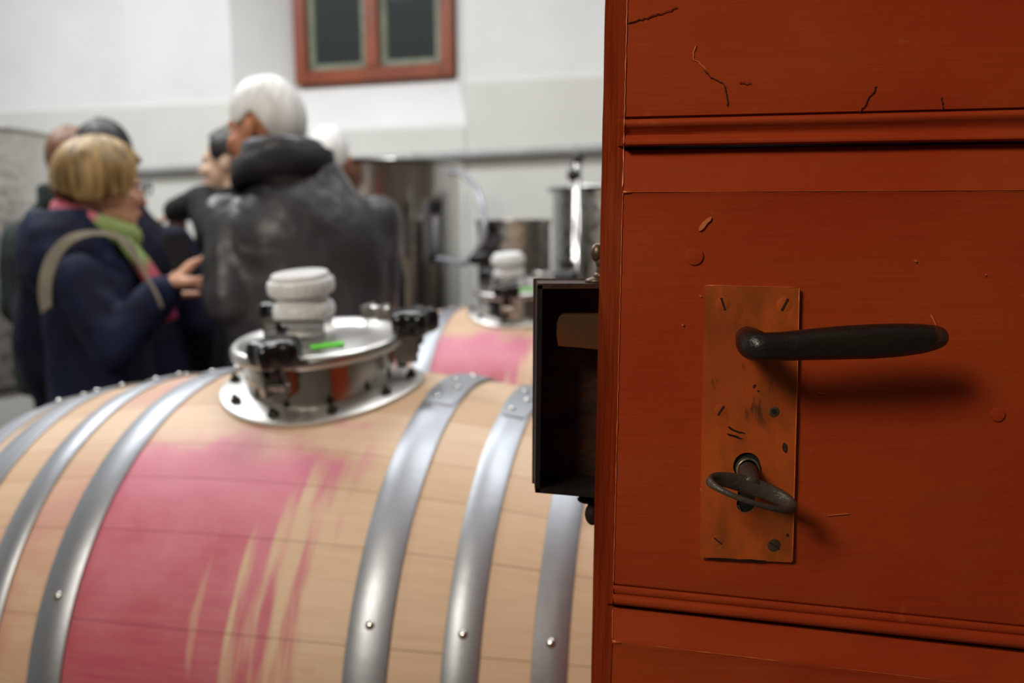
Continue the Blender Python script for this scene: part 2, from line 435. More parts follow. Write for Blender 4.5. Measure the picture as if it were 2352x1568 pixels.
for sgn in (-1, 1):
    cx = sgn * (0.0425 + pw / 2)
    sb = bars('sash', [(cx - pw / 2 + .022, hh / 2, .044, hh - 2 * fw), (cx + pw / 2 - .022, hh / 2, .044, hh - 2 * fw), (cx, fw + .02, pw - .086, .04), (cx, hh - fw - .02, pw - .086, .04)],
              M['win_bead'] if sgn < 0 else M['win_bead'], wr, 0.04, -0.012)
    g = MB(); g.box((cx, -0.002, hh / 2), (pw - .07, .006, hh - 2 * fw - .06)); g.build('pane', M['glass'], sb, smooth=False)

# grey pipe along the wall with clips
p0, p1 = atwall(-120, 413, 0.05), atwall(1480, 337, 0.05)
pr = empty('wall_pipe', (p0 + p1) / 2); pr.location.z = min(p0.z, p1.z)
tag(pr, 'long grey pipe running across the white wall behind the people', 'pipe')
pr_inv = Matrix.Translation(-pr.location)
MB().tube([p0, p1], 0.026, 16, M=pr_inv).build('pipe', M['pipe'], pr, angle=50)
for k in range(5):
    c = p0.lerp(p1, 0.12 + k * 0.2)
    d = (p1 - p0).normalized()
    bb = MB(); bb.tube([c - d * .012, c + d * .012], 0.031, 14, M=pr_inv)
    bb.tube([c, c + V * 0.05], 0.008, 8, M=pr_inv)
    bb.build('clip', M['pipe'], pr, angle=50)

# ------------------------------------------------------------------ the door in front (right half of the picture)
DY = 0.56
def D(px, py, h=0.0): return at(px, py, DY - h)
def xe(y): return 1440 - 37 * y / 1568          # front arris of the free edge
def xb(y): return 1390 - 33 * y / 1568          # rear arris
door = empty('door_1', (0.5, DY + 0.035, 0.0))
tag(door, 'open red-brown painted plank door with iron lever handle in the foreground', 'door', kind='structure')
DI = Matrix.Translation(-door.location)
XR = 3100
HROWS = []
def hprof(y):                    # height of the plank faces along the free edge
    for (a, ha), (c, hc) in zip(HROWS, HROWS[1:]):
        if a <= y <= c: return max(-.0095, ha + (hc - ha) * (y - a) / max(c - a, 1e-6))
    return 0.0
def plank(rows, wav=0.0012, seed=0):
    HROWS.extend((r_[0], r_[2]) for r_ in rows)
    b = MB(); n = 40; grid = []
    for yl, yr, h in rows:
        r = []
        for j in range(n + 1):
            t = j / n; t = t ** 1.25
            xl = xe(yl); px = xl + (XR - xl) * t
            py = yl + (yr - yl) * (px - 1421) / (2352 - 1421)
            w = noise.noise(Vector((px * 0.0045, py * 0.012, seed))) * wav
            r.append(D(px, py, h + w * min(1, t * 12)))
        grid.append(r)
    back = [[Vector((p.x, DY + 0.05, p.z)) for p in grid[0]], [Vector((p.x, DY + 0.05, p.z)) for p in grid[-1]]]
    full = [back[0]] + grid + [back[1]]
    b.grid(full, closed_v=True, M=DI)
    nr = len(full); nc = n + 1
    b.f.append(tuple(i * nc for i in range(nr))); b.f.append(tuple(i * nc + nc - 1 for i in range(nr)))
    return b.build('plank', M['paint'], door, angle=55)
def sub(rows):                                   # refine long flats so they can waver a little
    out = []
    for a, c in zip(rows, rows[1:]):
        k = max(1, int(abs(c[0] - a[0]) / 60))
        for i in range(k):
            t = i / k; out.append(tuple(a[q] + (c[q] - a[q]) * t for q in range(3)))
    return out + [rows[-1]]
# (pixel row at the free edge, pixel row at the frame's right side, height proud of the door face)
plank(sub([(-1080, -1080, 0), (262, 240, 0), (268, 246, -.0002), (271, 248.5, -.003), (273.5, 250.5, -.003), (276, 253, -.0002), (281, 258, .0012), (288, 266, .0012), (294, 273, -.0006), (304, 286, -.0036), (311, 297, -.0046), (317, 304, -.0036), (322, 309, 0), (327, 313, .0008), (332, 318, .0004), (335, 321, -.002), (337, 324, -.010), (338, 325, -.016)]), seed=1)
plank(sub([(342, 327, -.016), (347, 331, -.0095), (360, 346, -.0075), (400, 392, -.0035), (436, 431, -.0004), (441, 436, .0002), (446, 441, -.0003), (455, 450, -.0008), (900, 930, -.0008), (1338, 1432, -.0006), (1341, 1435.5, -.0008), (1343, 1438, -.0030), (1345, 1440, -.0010), (1352, 1447, .0002), (1361, 1456, -.0004), (1363.5, 1459, -.0022), (1366, 1462, -.0008), (1374, 1471, .0006), (1382, 1481, .0008), (1386, 1486, 0), (1388, 1489, -.004), (1390, 1491.5, -.014)]), seed=5)
plank(sub([(1391, 1493, -.014), (1396, 1499, -.0072), (1412, 1516, -.0056), (1440, 1546, -.003), (1466, 1576, -.0002), (1474, 1584, .0006), (1482, 1592, -.0003), (1492, 1602, -.0008), (2290, 2560, -.0008), (2330, 2610, .0008), (2350, 2636, -.003), (2354, 2640, -.014)]), seed=9)
plank(sub([(2356, 2644, -.014), (2362, 2650, -.007), (2470, 2760, 0), (3600, 3900, 0), (4080, 4080, 0)]), seed=13)
# edge lipping: vertical-grained strip closing the plank ends
b = MB(); nE = 60; rows = []
for y in sorted(set([-1080 + (4080 + 1080) * i / nE for i in range(nE + 1)] + [h_[0] for h_ in HROWS])):
    w1 = noise.noise(Vector((3.1, y * .013, 0))) * 1.6; w2 = noise.noise(Vector((9.1, y * .008, 0))) * 1.6
    a = D(xe(y) + w1, y, hprof(y) + 0.0002); a0_ = D(xe(y) + w1, y, 0.0002); bb_ = at(xb(y) + w2, y, DY + 0.07)
    rows.append([a, Vector((a.x, a.y + .0012, a.z)), a0_.lerp(bb_, .22), a0_.lerp(bb_, .6) + Vector((-.0004, 0, 0)), bb_, bb_ + Vector((.03, 0, 0)), Vector((a.x + .03, DY + 0.0505, a.z)), Vector((a.x + .0015, DY + 0.0505, a.z)), a + Vector((.0013, .0004, 0))])
b.grid(rows, closed_u=True, cap=True, M=DI)
b.build('edge_strip', M['edge'], door, angle=35)
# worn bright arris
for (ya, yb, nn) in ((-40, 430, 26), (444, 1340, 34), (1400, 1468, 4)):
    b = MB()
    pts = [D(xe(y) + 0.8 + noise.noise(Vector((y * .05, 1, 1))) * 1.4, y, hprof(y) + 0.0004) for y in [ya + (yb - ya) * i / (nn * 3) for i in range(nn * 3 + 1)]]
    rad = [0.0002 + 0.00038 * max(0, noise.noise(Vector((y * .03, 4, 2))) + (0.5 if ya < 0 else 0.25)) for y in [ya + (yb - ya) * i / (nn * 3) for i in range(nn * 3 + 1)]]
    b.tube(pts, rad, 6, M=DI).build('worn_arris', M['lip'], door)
# two board ridges: wear and their highlight, painted in as lighter tubes
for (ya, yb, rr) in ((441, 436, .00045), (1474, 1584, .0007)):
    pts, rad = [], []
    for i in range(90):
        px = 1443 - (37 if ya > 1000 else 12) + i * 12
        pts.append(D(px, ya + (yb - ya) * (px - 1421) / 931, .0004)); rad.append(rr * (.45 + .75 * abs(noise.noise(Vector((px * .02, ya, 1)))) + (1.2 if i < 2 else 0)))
    MB().tube(pts, rad, 8, M=DI).build('worn_ridge_highlight', M['ridge'], door)
# cracks and chips in the paint
def ribbon(pts, w, mat, name, h=0.00035):
    b = MB(); rows = [[], []]; k = len(pts)
    for i, (x, y) in enumerate(pts):
        x2, y2 = pts[min(i + 1, k - 1)]; x1, y1 = pts[max(i - 1, 0)]
        L = math.hypot(x2 - x1, y2 - y1) or 1; nx, ny = -(y2 - y1) / L, (x2 - x1) / L
        ww_ = w * (0.25 if i in (0, k - 1) else 0.7 + 0.5 * random.random()) / 2
        rows[0].append(D(x + nx * ww_, y + ny * ww_, h)); rows[1].append(D(x - nx * ww_, y - ny * ww_, h))
    back = [[p + Vector((0, .0008, 0)) for p in r] for r in rows]
    b.grid([rows[0], rows[1], back[1], back[0]], closed_v=True, M=DI)
    return b.build(name, mat, door, smooth=False)
def jag(pts, n=5, amp=2.0):
    out = []
    for (x1, y1), (x2, y2) in zip(pts, pts[1:]):
        for i in range(n):
            t = i / n; out.append((x1 + (x2 - x1) * t + random.uniform(-amp, amp), y1 + (y2 - y1) * t + random.uniform(-amp, amp)))
    return out + [pts[-1]]
H0 = 0.0011
for pts, w in (([(1442, 54), (1480, 42), (1522, 29)], 2.2), ([(1522, 29), (1556, 16)], 1.2), ([(1618, 160), (1632, 178), (1662, 192), (1669, 215), (1672, 244)], 2.2),
               ([(1698, 190), (1728, 192)], 1.3), ([(1975, 258), (1996, 226), (2014, 196)], 1.6), ([(2166, 250), (2164, 222)], 2.0)):
    ribbon(jag(pts, 7, 1.9), w * .55, M['crack'], 'crack', H0)
for pts, w in (([(1600, 104), (1592, 120), (1594, 138), (1604, 142), (1622, 160)], 2.6), ([(1606, 530), (1618, 514), (1634, 498)], 9), ([(2138, 722), (2144, 734), (2151, 748)], 3),
               ([(2100, 597), (2106, 600)], 5), ([(1608, 1120), (1612, 1128)], 4), ([(1900, 1184), (1950, 1180)], 1.6), ([(1880, 902), (1896, 904)], 2), ([(1606, 676), (1612, 682)], 3), ([(1566, 744), (1570, 748)], 4), ([(2262, 630), (2266, 632)], 3)):
    ribbon(jag(pts, 3, 0.8), w, M['chip'], 'paint_chip', 0.0008)
# painted-over screw plugs
def screw(px, py, rpx, h, slot, mat, par, MI, name='screw', slotmat=None):
    c = D(px, py, h); r = rpx / FPX * (DY - h)
    b = MB(); R_ = Matrix.Translation(c) @ Matrix.Rotation(PI / 2, 4, 'X')
    hh_ = .3 if name == 'plug' else .45
    b.lathe([(r * 1.02, -.002), (r, 0.0), (r * .86, .00045 * hh_), (r * .001, .0005 * hh_)], 24, M=MI @ R_)
    o = b.build(name, mat, par, angle=40)
    if slot is not None:
        d = MB(); d.box((0, 0, .0005), (r * 1.7, r * .22, .0006), M=MI @ R_ @ Matrix.Rotation(slot, 4, 'Z')); d.build('slot', slotmat or M['crack'], o, smooth=False)
    return o
screw(1595, 588, 20, 0.0005, None, M['paint'], door, DI, 'plug'); screw(2293, 952, 16, 0.0005, None, M['paint'], door, DI, 'plug')

# lock plate with keyhole
PT = 0.0028
def circ(cx, cy, r, n, a0=0, a1=2 * PI): return [(cx + r * math.cos(a0 + (a1 - a0) * i / n), cy + r * math.sin(a0 + (a1 - a0) * i / n)) for i in range(n + (0 if abs(a1 - a0 - 2 * PI) < 1e-6 else 1))]
outer = [(1624, 654), (1834, 659), (1836, 662), (1829, 960), (1820, 1288), (1817, 1291), (1613, 1283), (1610, 1280), (1614, 1000), (1621, 657)]
hole = circ(1716, 1071, 32, 22, math.radians(125), math.radians(415)) + [(1735, 1110), (1736, 1150)] + circ(1714, 1156, 22, 10, 0, PI) + [(1693, 1150), (1696, 1110)]
def plate_mesh(outer, holes, h0, h1):
    bm = bmesh.new()
    loops = []
    for lp in [outer] + holes:
        vs_ = [bm.verts.new(DI @ D(x, y, h1)) for x, y in lp]; loops.append(vs_)
        for i in range(len(vs_)): bm.edges.new((vs_[i], vs_[(i + 1) % len(vs_)]))
    bmesh.ops.triangle_fill(bm, use_beauty=True, use_dissolve=False, edges=bm.edges[:])
    r = bmesh.ops.extrude_face_region(bm, geom=bm.faces[:])
    for e in r['geom']:
        if isinstance(e, bmesh.types.BMVert): e.co.y += (h1 - h0)
    bmesh.ops.recalc_face_normals(bm, faces=bm.faces[:])
    return bm
bm = plate_mesh(outer, [hole], -0.004, PT)
me = bpy.data.meshes.new('lock_plate'); bm.to_mesh(me); bm.free(); me.materials.append(M['plate'])
plate = bpy.data.objects.new('lock_plate', me); COL.objects.link(plate); plate.parent = door
plate['label'] = 'tall painted lock plate'
b = MB()
def rim(pts, r, mat, name, par):
    k = len(pts); PP = []
    for i in range(k - 1):
        for q in range(8):
            t = q / 8; PP.append((pts[i][0] + (pts[i + 1][0] - pts[i][0]) * t, pts[i][1] + (pts[i + 1][1] - pts[i][1]) * t))
    PP.append(pts[-1])
    rr = [r * (0.55 + 0.6 * abs(noise.noise(Vector((p[0] * .05, p[1] * .05, 3))))) for p in PP]
    return MB().tube([D(x, y, PT - .0001) for x, y in PP], rr, 6, M=DI).build(name, mat, par)
rim([(1836, 662), (1829, 960), (1820, 1288)], 0.0006, M['lip'], 'worn_edge', plate)
rim([(1624, 655), (1834, 660)], 0.0004, M['lip'], 'worn_edge', plate)
# dark lock inside the keyhole
b = MB(); b.add([D(x, y, .0006) for x, y in [(1675, 1030), (1757, 1030), (1757, 1185), (1675, 1185)]] + [D(x, y, -.003) for x, y in [(1675, 1030), (1757, 1030), (1757, 1185), (1675, 1185)]],
               [(0, 1, 2, 3), (7, 6, 5, 4), (0, 4, 5, 1), (1, 5, 6, 2), (2, 6, 7, 3), (3, 7, 4, 0)], M=DI); b.build('keyhole_back', M['hole'], plate, smooth=False)
rim([(1695, 1160), (1702, 1174), (1716, 1179), (1729, 1174), (1734, 1164)], 0.0004, M['bush'], 'worn_edge', plate)
b = MB(); R_ = Matrix.Translation(D(1718, 1078, 0.004)) @ Matrix.Rotation(PI / 2, 4, 'X')
b.lathe([(0.0078, -.003), (0.0079, .0008), (0.0072, .0012), (0.0066, .0008), (0.0066, -.003)], 26, M=DI @ R_); b.build('lock_bushing', M['bush'], plate, angle=40)
for px, py, r, sl, mt in ((1660, 697, 17, 1.9, 'plate'), (1802, 699, 18, 1.1, 'plate'), (1655, 942, 15, 1.0, 'plate'), (1778, 946, 13, None, 'screw_metal'), (1648, 1241, 14, -.7, 'plate'), (1778, 1252, 16, -.65, 'screw_metal')):
    screw(px, py, r, PT, sl, M[mt], plate, DI)
screw(1777, 944, 6, PT + .0006, None, M['hole'], plate, DI, 'screw_hole')
# scratches in the plate down to the dark metal
for pts, w in (([(1672, 978), (1690, 990), (1712, 996)], 5), ([(1670, 996), (1688, 1002), (1706, 1008)], 5), ([(1730, 884), (1736, 888)], 9), ([(1740, 896), (1744, 900)], 7), ([(1802, 1016), (1806, 1040)], 11), ([(1616, 1282), (1700, 1285), (1760, 1288)], 5), ([(1806, 1228), (1812, 1232)], 9)):
    o = ribbon(jag(pts, 3, 1.2), w, M['case_black'] if w < 6 else M['box_iron'], 'scratch', PT + .0002); o.parent = plate

# lever handle: rosette, neck and drawn-out lever
HD = 0.047
cl = [D(1716, 776, 0.0), D(1718, 778, 0.012), D(1722, 782, 0.026), D(1726, 788, 0.037), D(1736, 793, 0.0445), D(1756, 796, HD), D(1800, 795, HD), D(1860, 791, HD), D(1930, 787, HD), D(2000, 784, HD), D(2060, 781, HD), D(2110, 778, HD), D(2145, 775, HD), D(2165, 773, HD), D(2174, 772, HD)]
kk = (DY - HD) / FPX
rd = [0.0078, 0.0078, 0.0086, 0.0094, 0.0096, 33.5 * kk, 34 * kk, 36.5 * kk, 39 * kk, 40.5 * kk, 39 * kk, 35 * kk, 29 * kk, 22 * kk, 11 * kk]
def dense(p, r, k=4):
    P_, R2 = [], []
    n = len(p)
    for i in range(n - 1):
        p0_, p1_, p2_, p3_ = p[max(i - 1, 0)], p[i], p[i + 1], p[min(i + 2, n - 1)]
        for q in range(k):
            t = q / k
            P_.append(0.5 * ((2 * p1_) + (p2_ - p0_) * t + (2 * p0_ - 5 * p1_ + 4 * p2_ - p3_) * t * t + (3 * p1_ - p0_ - 3 * p2_ + p3_) * t ** 3)); R2.append(r[i] + (r[i + 1] - r[i]) * t)
    return P_ + [p[-1]], R2 + [r[-1]]
P_, R2 = dense(cl, rd)
b = MB().tube(P_, R2, 28, M=DI)
hd = b.build('lever_handle', M['iron'], door); hd['label'] = 'worn black iron lever'

# key standing in the lock
kc = D(1722, 1128, 0.030)
key = empty('key', D(1718, 1080, 0.006)); tag(key, 'old iron key with oval ring bow standing in the red-brown door lock', 'key')
KI = Matrix.Translation(-key.location)
ks = [D(1717, 1080, -0.001), D(1718, 1086, 0.010), D(1722, 1100, 0.022), D(1726, 1112, 0.028)]
MB().tube(*dense(ks, [0.0066, 0.0066, 0.006, 0.005]), 18, M=KI).build('shaft', M['key_iron'], key)
# bow: flat oval ring whose plane holds the key's axis, turned a little so that its right side hangs
ca, cb = D(1632, 1104, 0.040), D(1824, 1168, 0.040)
side = (cb - ca) / 2; cen = (ca + cb) / 2
nearp, farp = D(1722, 1152, 0.056), D(1731, 1118, 0.026)
axk = (nearp - farp) / 2; cen = (nearp + farp) / 2
pts = [cen + side * math.cos(a) + axk * math.sin(a) for a in [2 * PI * i / 56 for i in range(56)]]
nrm = side.cross(axk).normalized()
rows = []
for i, p in enumerate(pts):
    a = 2 * PI * i / 56; far = 0.5 - 0.5 * math.sin(a)
    rad_dir = (side.normalized() * math.cos(a) / side.length + axk.normalized() * math.sin(a) / axk.length).normalized()
    wn, wr_ = 0.0018 + 0.0042 * far ** 1.3, 0.0018 + 0.0007 * far
    rows.append([p + nrm * wn * math.cos(t) + rad_dir * wr_ * math.sin(t) for t in [2 * PI * j / 12 for j in range(12)]])
MB().grid(rows, closed_u=True, closed_v=True, M=KI).build('bow', M['key_iron'], key)

# rim-lock case on the door's back, open towards the viewer, with the latch bolt inside
LY0, LY1 = DY + 0.07, DY + 0.118
def bx(name, quad, y0, y1, mat, par=door, sm=False, bev=None):    # quad given by pixels on the plane y0, extruded straight back
    q = [at(x, y, y0) for x, y in quad]
    b = MB(); b.add(q + [Vector((p.x, y1, p.z)) for p in q], [(0, 1, 2, 3), (7, 6, 5, 4), (0, 4, 5, 1), (1, 5, 6, 2), (2, 6, 7, 3), (3, 7, 4, 0)], M=DI)
    return b.build(name, mat, par, smooth=sm)
lc = bx('lock_case', [(1234, 655), (1246, 655), (1240, 1130), (1229, 1130)], LY0, LY1, M['case_black']); lc['label'] = 'rusty open iron lock case'
bx('case_top', [(1236, 651), (1420, 651), (1420, 662), (1236, 663)], LY0, LY1, M['box_iron'], lc)
bx('case_bottom', [(1230, 1122), (1400, 1134), (1400, 1146), (1229, 1131)], LY0, LY1, M['case_black'], lc)
bx('case_back', [(1225, 640), (1460, 640), (1450, 1120), (1222, 1110)], LY1 - .0005, LY1 + .003, M['box_iron'], lc)
b = MB(); pts_ = [at(1284, 728, LY0 + .012), at(1279, 742, LY0 + .012), at(1278, 770, LY0 + .012), at(1282, 794, LY0 + .012), at(1320, 797, LY0 + .012), at(1420, 806, LY0 + .012), at(1420, 722, LY0 + .012), at(1292, 722, LY0 + .012)]
b.add(pts_ + [p + Vector((.001, .014, 0)) for p in pts_], [tuple(range(8)), tuple(range(15, 7, -1))] + [(i, i + 8, (i + 1) % 8 + 8, (i + 1) % 8) for i in range(8)], M=DI)
b.build('latch_bolt', M['bolt_brass'], lc, smooth=False)
b = MB(); b.ell(at(1374, 580, LY0 + .012), (.006, .006, .0075)); b.ell(at(1384, 602, LY0 + .012), (.0055, .006, .006)); b.ell(at(1372, 645, LY0 + .014), (.0095, .009, .0035)); b.ell(at(1384, 633, LY0 + .013), (.007, .007, .004)); b.capsule(at(1386, 590, LY0 + .012), .0045, at(1384, 640, LY0 + .012), .0055)
for i in range(len(b.v)): b.v[i] = tuple(DI @ Vector(b.v[i]))
b.build('bolt_knob', M['screw_metal'], lc)
b = MB(); b.ell(at(1361, 1180, LY0 + .02), (.0062, .006, .009)); b.ell(at(1352, 1146, LY0 + .02), (.009, .008, .0032)); b.capsule(at(1361, 1180, LY0 + .02), .004, at(1361, 1140, LY0 + .02), .004)
for i in range(len(b.v)): b.v[i] = tuple(DI @ Vector(b.v[i]))
b.build('bolt_knob', M['case_black'], lc)

# ------------------------------------------------------------------ barrels
BR, BK = 0.46, 0.2509
def br(s): return BR - BK * s * s
BC = Vector((-0.3292, 1.4243, CAMZ - 0.6813)); BT = 0.0188
ax = Vector((math.cos(BT) * math.cos(YAW), -math.cos(BT) * math.sin(YAW), math.sin(BT)))
ay = V.copy(); az = ax.cross(ay)
BM = Matrix((ax, ay, az)).transposed().to_4x4()
BM.translation = BC - az * BR
barrel = empty('wine_barrel', None, M=BM)
tag(barrel, 'nearest large oak barrel with wine-stained belly and steel hoops, beside the door', 'barrel', 'oak barrels with steel hatches')
def cylp(s, phi, r): return Vector((s, -r * math.sin(phi), r * math.cos(phi)))
def bpart(b, name, mat, par=None, **k):
    o = b.build(name, mat, barrel if par is None else par, **k)
    if par is None: o.location = (0, 0, BR)
    return o
S0, S1 = -0.535, 0.625
known = [-14, -1, 8, 20, 31.8, 39.6, 49.7, 64.7, 76]
ang = known[:]
while ang[-1] < 360 - 14 - 9:
    ang.append(ang[-1] + random.choice((9, 11, 12.5, 14, 15)))
ang[-1] = 346
SE = [S0 + (S1 - S0) * i / 26 for i in range(27)]
for i in range(len(ang) - 1):
    a0, a1 = math.radians(ang[i]), math.radians(ang[i + 1])
    g = 0.0007; nn = 5; b = MB(); rows = []
    for s in SE:
        r = br(s); da = g / r / 2
        prof = []
        for j in range(nn + 1):
            t = j / nn; a = a0 + da + (a1 - a0 - 2 * da) * t
            edge = 0.0004 if j in (0, nn) else 0.0
            prof.append(cylp(s, a, r - edge))
        prof.append(cylp(s, a1 - da, r - 0.027)); prof.append(cylp(s, a0 + da, r - 0.027))
        rows.append(prof)
    b.grid(rows, closed_u=True, cap=True)
    bpart(b, 'stave', M['stave'], angle=40)
for s, q in ((S0 + .045, -1), (S1 - .045, 1)):
    b = MB(); r = br(s) - .027
    b.lathe([(r, -.012), (r, .012)], 64, M=Matrix.Translation((s, 0, 0)) @ Matrix.Rotation(PI / 2, 4, 'Y'))
    bpart(b, 'barrel_head', M['oak_end'], angle=40)
# hoops (each a band with an overlapping riveted end)
HO = [(-.2049, -.1489, 4.0), (-.3179, -.2707, 4), (-.4497, -.3884, 4), (-.535, -.4738, 4), (.2394, .2921, 15.5), (.3564, .3995, 15.5), (.4601, .5008, 15.5), (.565, .625, 15.5)]
for hi, (sa, sb_, ov) in enumerate(HO):
    b = MB(); n = 128; th_ = 0.0024
    rows = []
    for j in range(n):
        a = 2 * PI * j / n
        sm = (sa + sb_) / 2
        ra, rm, rb_ = br(sa) + .0008, br(sm) + .0018, br(sb_) + .0008
        rows.append([cylp(sa, a, ra), cylp(sa, a, ra + th_ * .75), cylp(sa + .0012, a, ra + th_ + .0004), cylp(sm, a, rm + th_), cylp(sb_ - .0012, a, rb_ + th_ + .0004), cylp(sb_, a, rb_ + th_ * .75), cylp(sb_, a, rb_)])
    b.grid(rows, closed_u=True, closed_v=True)
    ho = bpart(b, 'hoop', M['hoop'], angle=50)
    # overlap end
    b = MB(); rows = []
    a1 = math.radians(ov); a0 = a1 - 0.52; m2 = 14
    for j in range(m2 + 1):
        a = a0 + (a1 - a0) * j / m2
        ins = 0.006 if j in (0, m2) else (0.0015 if j in (1, m2 - 1) else 0)
        sA, sB = sa + ins, sb_ - ins
        rows.append([cylp(sA, a, br(sA) + .0034), cylp(sA, a, br(sA) + .0056), cylp((sA + sB) / 2, a, br((sA + sB) / 2) + .0064), cylp(sB, a, br(sB) + .0056), cylp(sB, a, br(sB) + .0034)])
    b.grid(rows, closed_u=True, cap=True); b.build('hoop_lap', M['hoop'], ho, angle=45)
    rv = []
    sm = (sa + sb_) / 2
    w = (sb_ - sa)
    for q in range(5):
        rv.append((sm + (w * .16 if q % 2 else -w * .16), a1 - 0.05 - q * 0.1, .0064))
    rv += [(sm, math.radians(61.5), .0036), (sm, math.radians(190), .0036)]
    for s_, a, hgt in rv:
        n_ = Vector((0, -math.sin(a), math.cos(a))); c = cylp(s_, a, br(s_) + hgt)
        R_ = Matrix.Translation(c) @ n_.to_track_quat('Z', 'X').to_matrix().to_4x4()
        b = MB().lathe([(.0062, -.0012), (.0058, .001), (.0042, .0026), (.0015, .0034)], 14, M=R_); b.build('rivet', M['steel'], ho)

# steel hatch on top of the belly
HS, HP = 0.052, math.radians(8.0)
hn = Vector((0, -math.sin(HP), math.cos(HP)))
HX = Vector((1, 0, 0)); HY = hn.cross(HX)
HM = Matrix((HX, HY, hn)).transposed().to_4x4(); HM.translation = cylp(HS, HP, br(HS))
FR = 0.162
def onb(x, y, h):           # point of the curved flange, x along the axis, y round the barrel
    return cylp(HS + x, HP - y / BR, br(HS + x) + h)
b = MB(); n = 56; rows = []
for r, h in ((0.10, 0.001), (0.10, .0085), (FR - .004, .0085), (FR, .0065), (FR, .001)):
    rows.append([onb(r * math.cos(2 * PI * j / n), r * .96 * math.sin(2 * PI * j / n), h) for j in range(n)])
b.grid(rows, closed_u=True, closed_v=True)
fl = bpart(b, 'hatch_flange', M['steel_satin'], angle=40)
for k in range(10):
    a = 2 * PI * (k + 0.35) / 10; c = onb(.143 * math.cos(a), .143 * .96 * math.sin(a), .0085)
    n_ = Vector((0, c.y, c.z)).normalized()
    R_ = Matrix.Translation(c) @ n_.to_track_quat('Z', 'X').to_matrix().to_4x4()
    MB().lathe([(.0085, 0), (.0085, .005), (.007, .0062)], 6, M=R_).lathe([(.0045, .006), (.0045, .011), (.003, .012)], 10, M=R_).build('flange_bolt', M['bolt_dark'], fl, angle=30)
b = MB(); b.lathe([(.118, -.020), (.118, .052), (.122, .054), (.122, .058), (.110, .058), (.110, -.02)], 64, M=HM)
nk = bpart(b, 'hatch_neck', M['steel'], angle=40)
# lid with rolled rim
LZ = 0.058
b = MB(); b.lathe([(.001, LZ + .010), (.075, LZ + .0105), (.088, LZ + .006), (.108, LZ + .006), (.118, LZ + .013), (.128, LZ + .0155), (.134, LZ + .011), (.1355, LZ + .004), (.134, LZ - .003), (.128, LZ - .006), (.123, LZ - .004), (.001, LZ + .001)], 72, M=HM)
lid = bpart(b, 'hatch_lid', M['lid'], angle=60)
VXY = (-0.030, 0.022)
# valve stem and white breather valve
VM = HM @ Matrix.Translation((VXY[0], VXY[1], LZ + .004)) @ Matrix.Diagonal((.91, .91, .94, 1))
MB().lathe([(.034, .012), (.034, .018), (.028, .020), (.028, .034)], 32, M=VM).build('valve_stem', M['white_plastic'], lid, angle=40)
rib = lambda a, z: 1 + 0.012 * math.cos(24 * a)
MB().lathe([(.030, .026), (.042, .030), (.0445, .036), (.0515, .041), (.0535, .048), (.053, .058), (.049, .064), (.044, .067), (.0435, .078), (.03, .078)], 96, M=VM, wob=lambda a, z: rib(a, z) if .04 < z < .06 else 1).build('valve_body', M['white_plastic'], lid, angle=35)
MB().lathe([(.040, .080), (.054, .0805), (.0575, .085), (.0575, .101), (.0555, .1045), (.0505, .106), (.0500, .1125), (.047, .1155), (.001, .117)], 96, M=VM, wob=lambda a, z: rib(a, z) if .082 < z < .103 else 1).build('valve_cap', M['white_plastic'], lid, angle=35)
# hinge plate bracket over the lid
b = MB(); b.bevbox((-.020, -.022, LZ + .047), (.105, .034, .005), .0015, M=HM)
b.bevbox((.031, -.022, LZ + .028), (.003, .034, .04), .001, M=HM); b.bevbox((-.071, -.022, LZ + .028), (.003, .034, .04), .001, M=HM)
b.build('lid_bracket', M['steel'], lid, angle=40)
MB().bevbox((.012, -.060, LZ + .0125), (.05, .022, .0015), .0005, M=HM @ Matrix.Rotation(0.5, 4, 'Z')).build('green_tape', M['green_tape'], lid, angle=40)
# swing bolts with five-lobed black knobs
def clamp(a, rr=.146, kz=.024):
    Rz = HM @ Matrix.Rotation(a, 4, 'Z')
    b = MB()
    for q in (-1, 1):
        b.bevbox((.136, q * .016, .036), (.036, .004, .036), .0015, M=Rz)
        b.bevbox((.140, q * .016, LZ + .006), (.034, .004, .024), .0015, M=Rz)
    b.bevbox((.140, 0, LZ + .016), (.034, .036, .004), .0015, M=Rz); b.tube([(.144, -.020, .034), (.144, .020, .034)], .006, 12, M=Rz)
    cb_ = bpart(b, 'clamp_bracket', M['steel'], angle=40)
    b = MB().tube([(rr, 0, .030), (rr, 0, LZ + kz + .01)], .0055, 12, M=Rz); b.build('swing_bolt', M['bolt_dark'], cb_, angle=40)
    KM = Rz @ Matrix.Translation((rr, 0, LZ + kz))
    lob = lambda t, z: 0.88 + 0.13 * math.cos(5 * t) if z > -.003 else 1.0
    MB().lathe([(.011, -.022), (.0135, -.018), (.0155, -.004), (.034, -.002), (.040, .003), (.0415, .022), (.039, .031), (.031, .0355), (.001, .036)], 60, M=KM, wob=lob).build('star_knob', M['black_plastic'], cb_, angle=50)
clamp(math.radians(-88), .138, .010); clamp(math.radians(22), .152, .008); clamp(math.radians(140), .140, .018)
# hinge at the back
Rz = HM @ Matrix.Rotation(math.radians(72), 4, 'Z'); b = MB()
b.bevbox((.140, -.016, .048), (.036, .006, .09), .002, M=Rz); b.bevbox((.140, .016, .048), (.036, .006, .09), .002, M=Rz); b.tube([(.146, -.026, .082), (.146, .026, .082)], .008, 12, M=Rz)
bpart(b, 'lid_hinge', M['steel_satin'], angle=40)

b2 = copy_tree(barrel)
tag(b2, 'second oak barrel farther back, half hidden by the lock case and door edge', 'barrel', 'oak barrels with steel hatches')
b2.matrix_world = Matrix.Translation((0.325, 1.30, 0)) @ BM
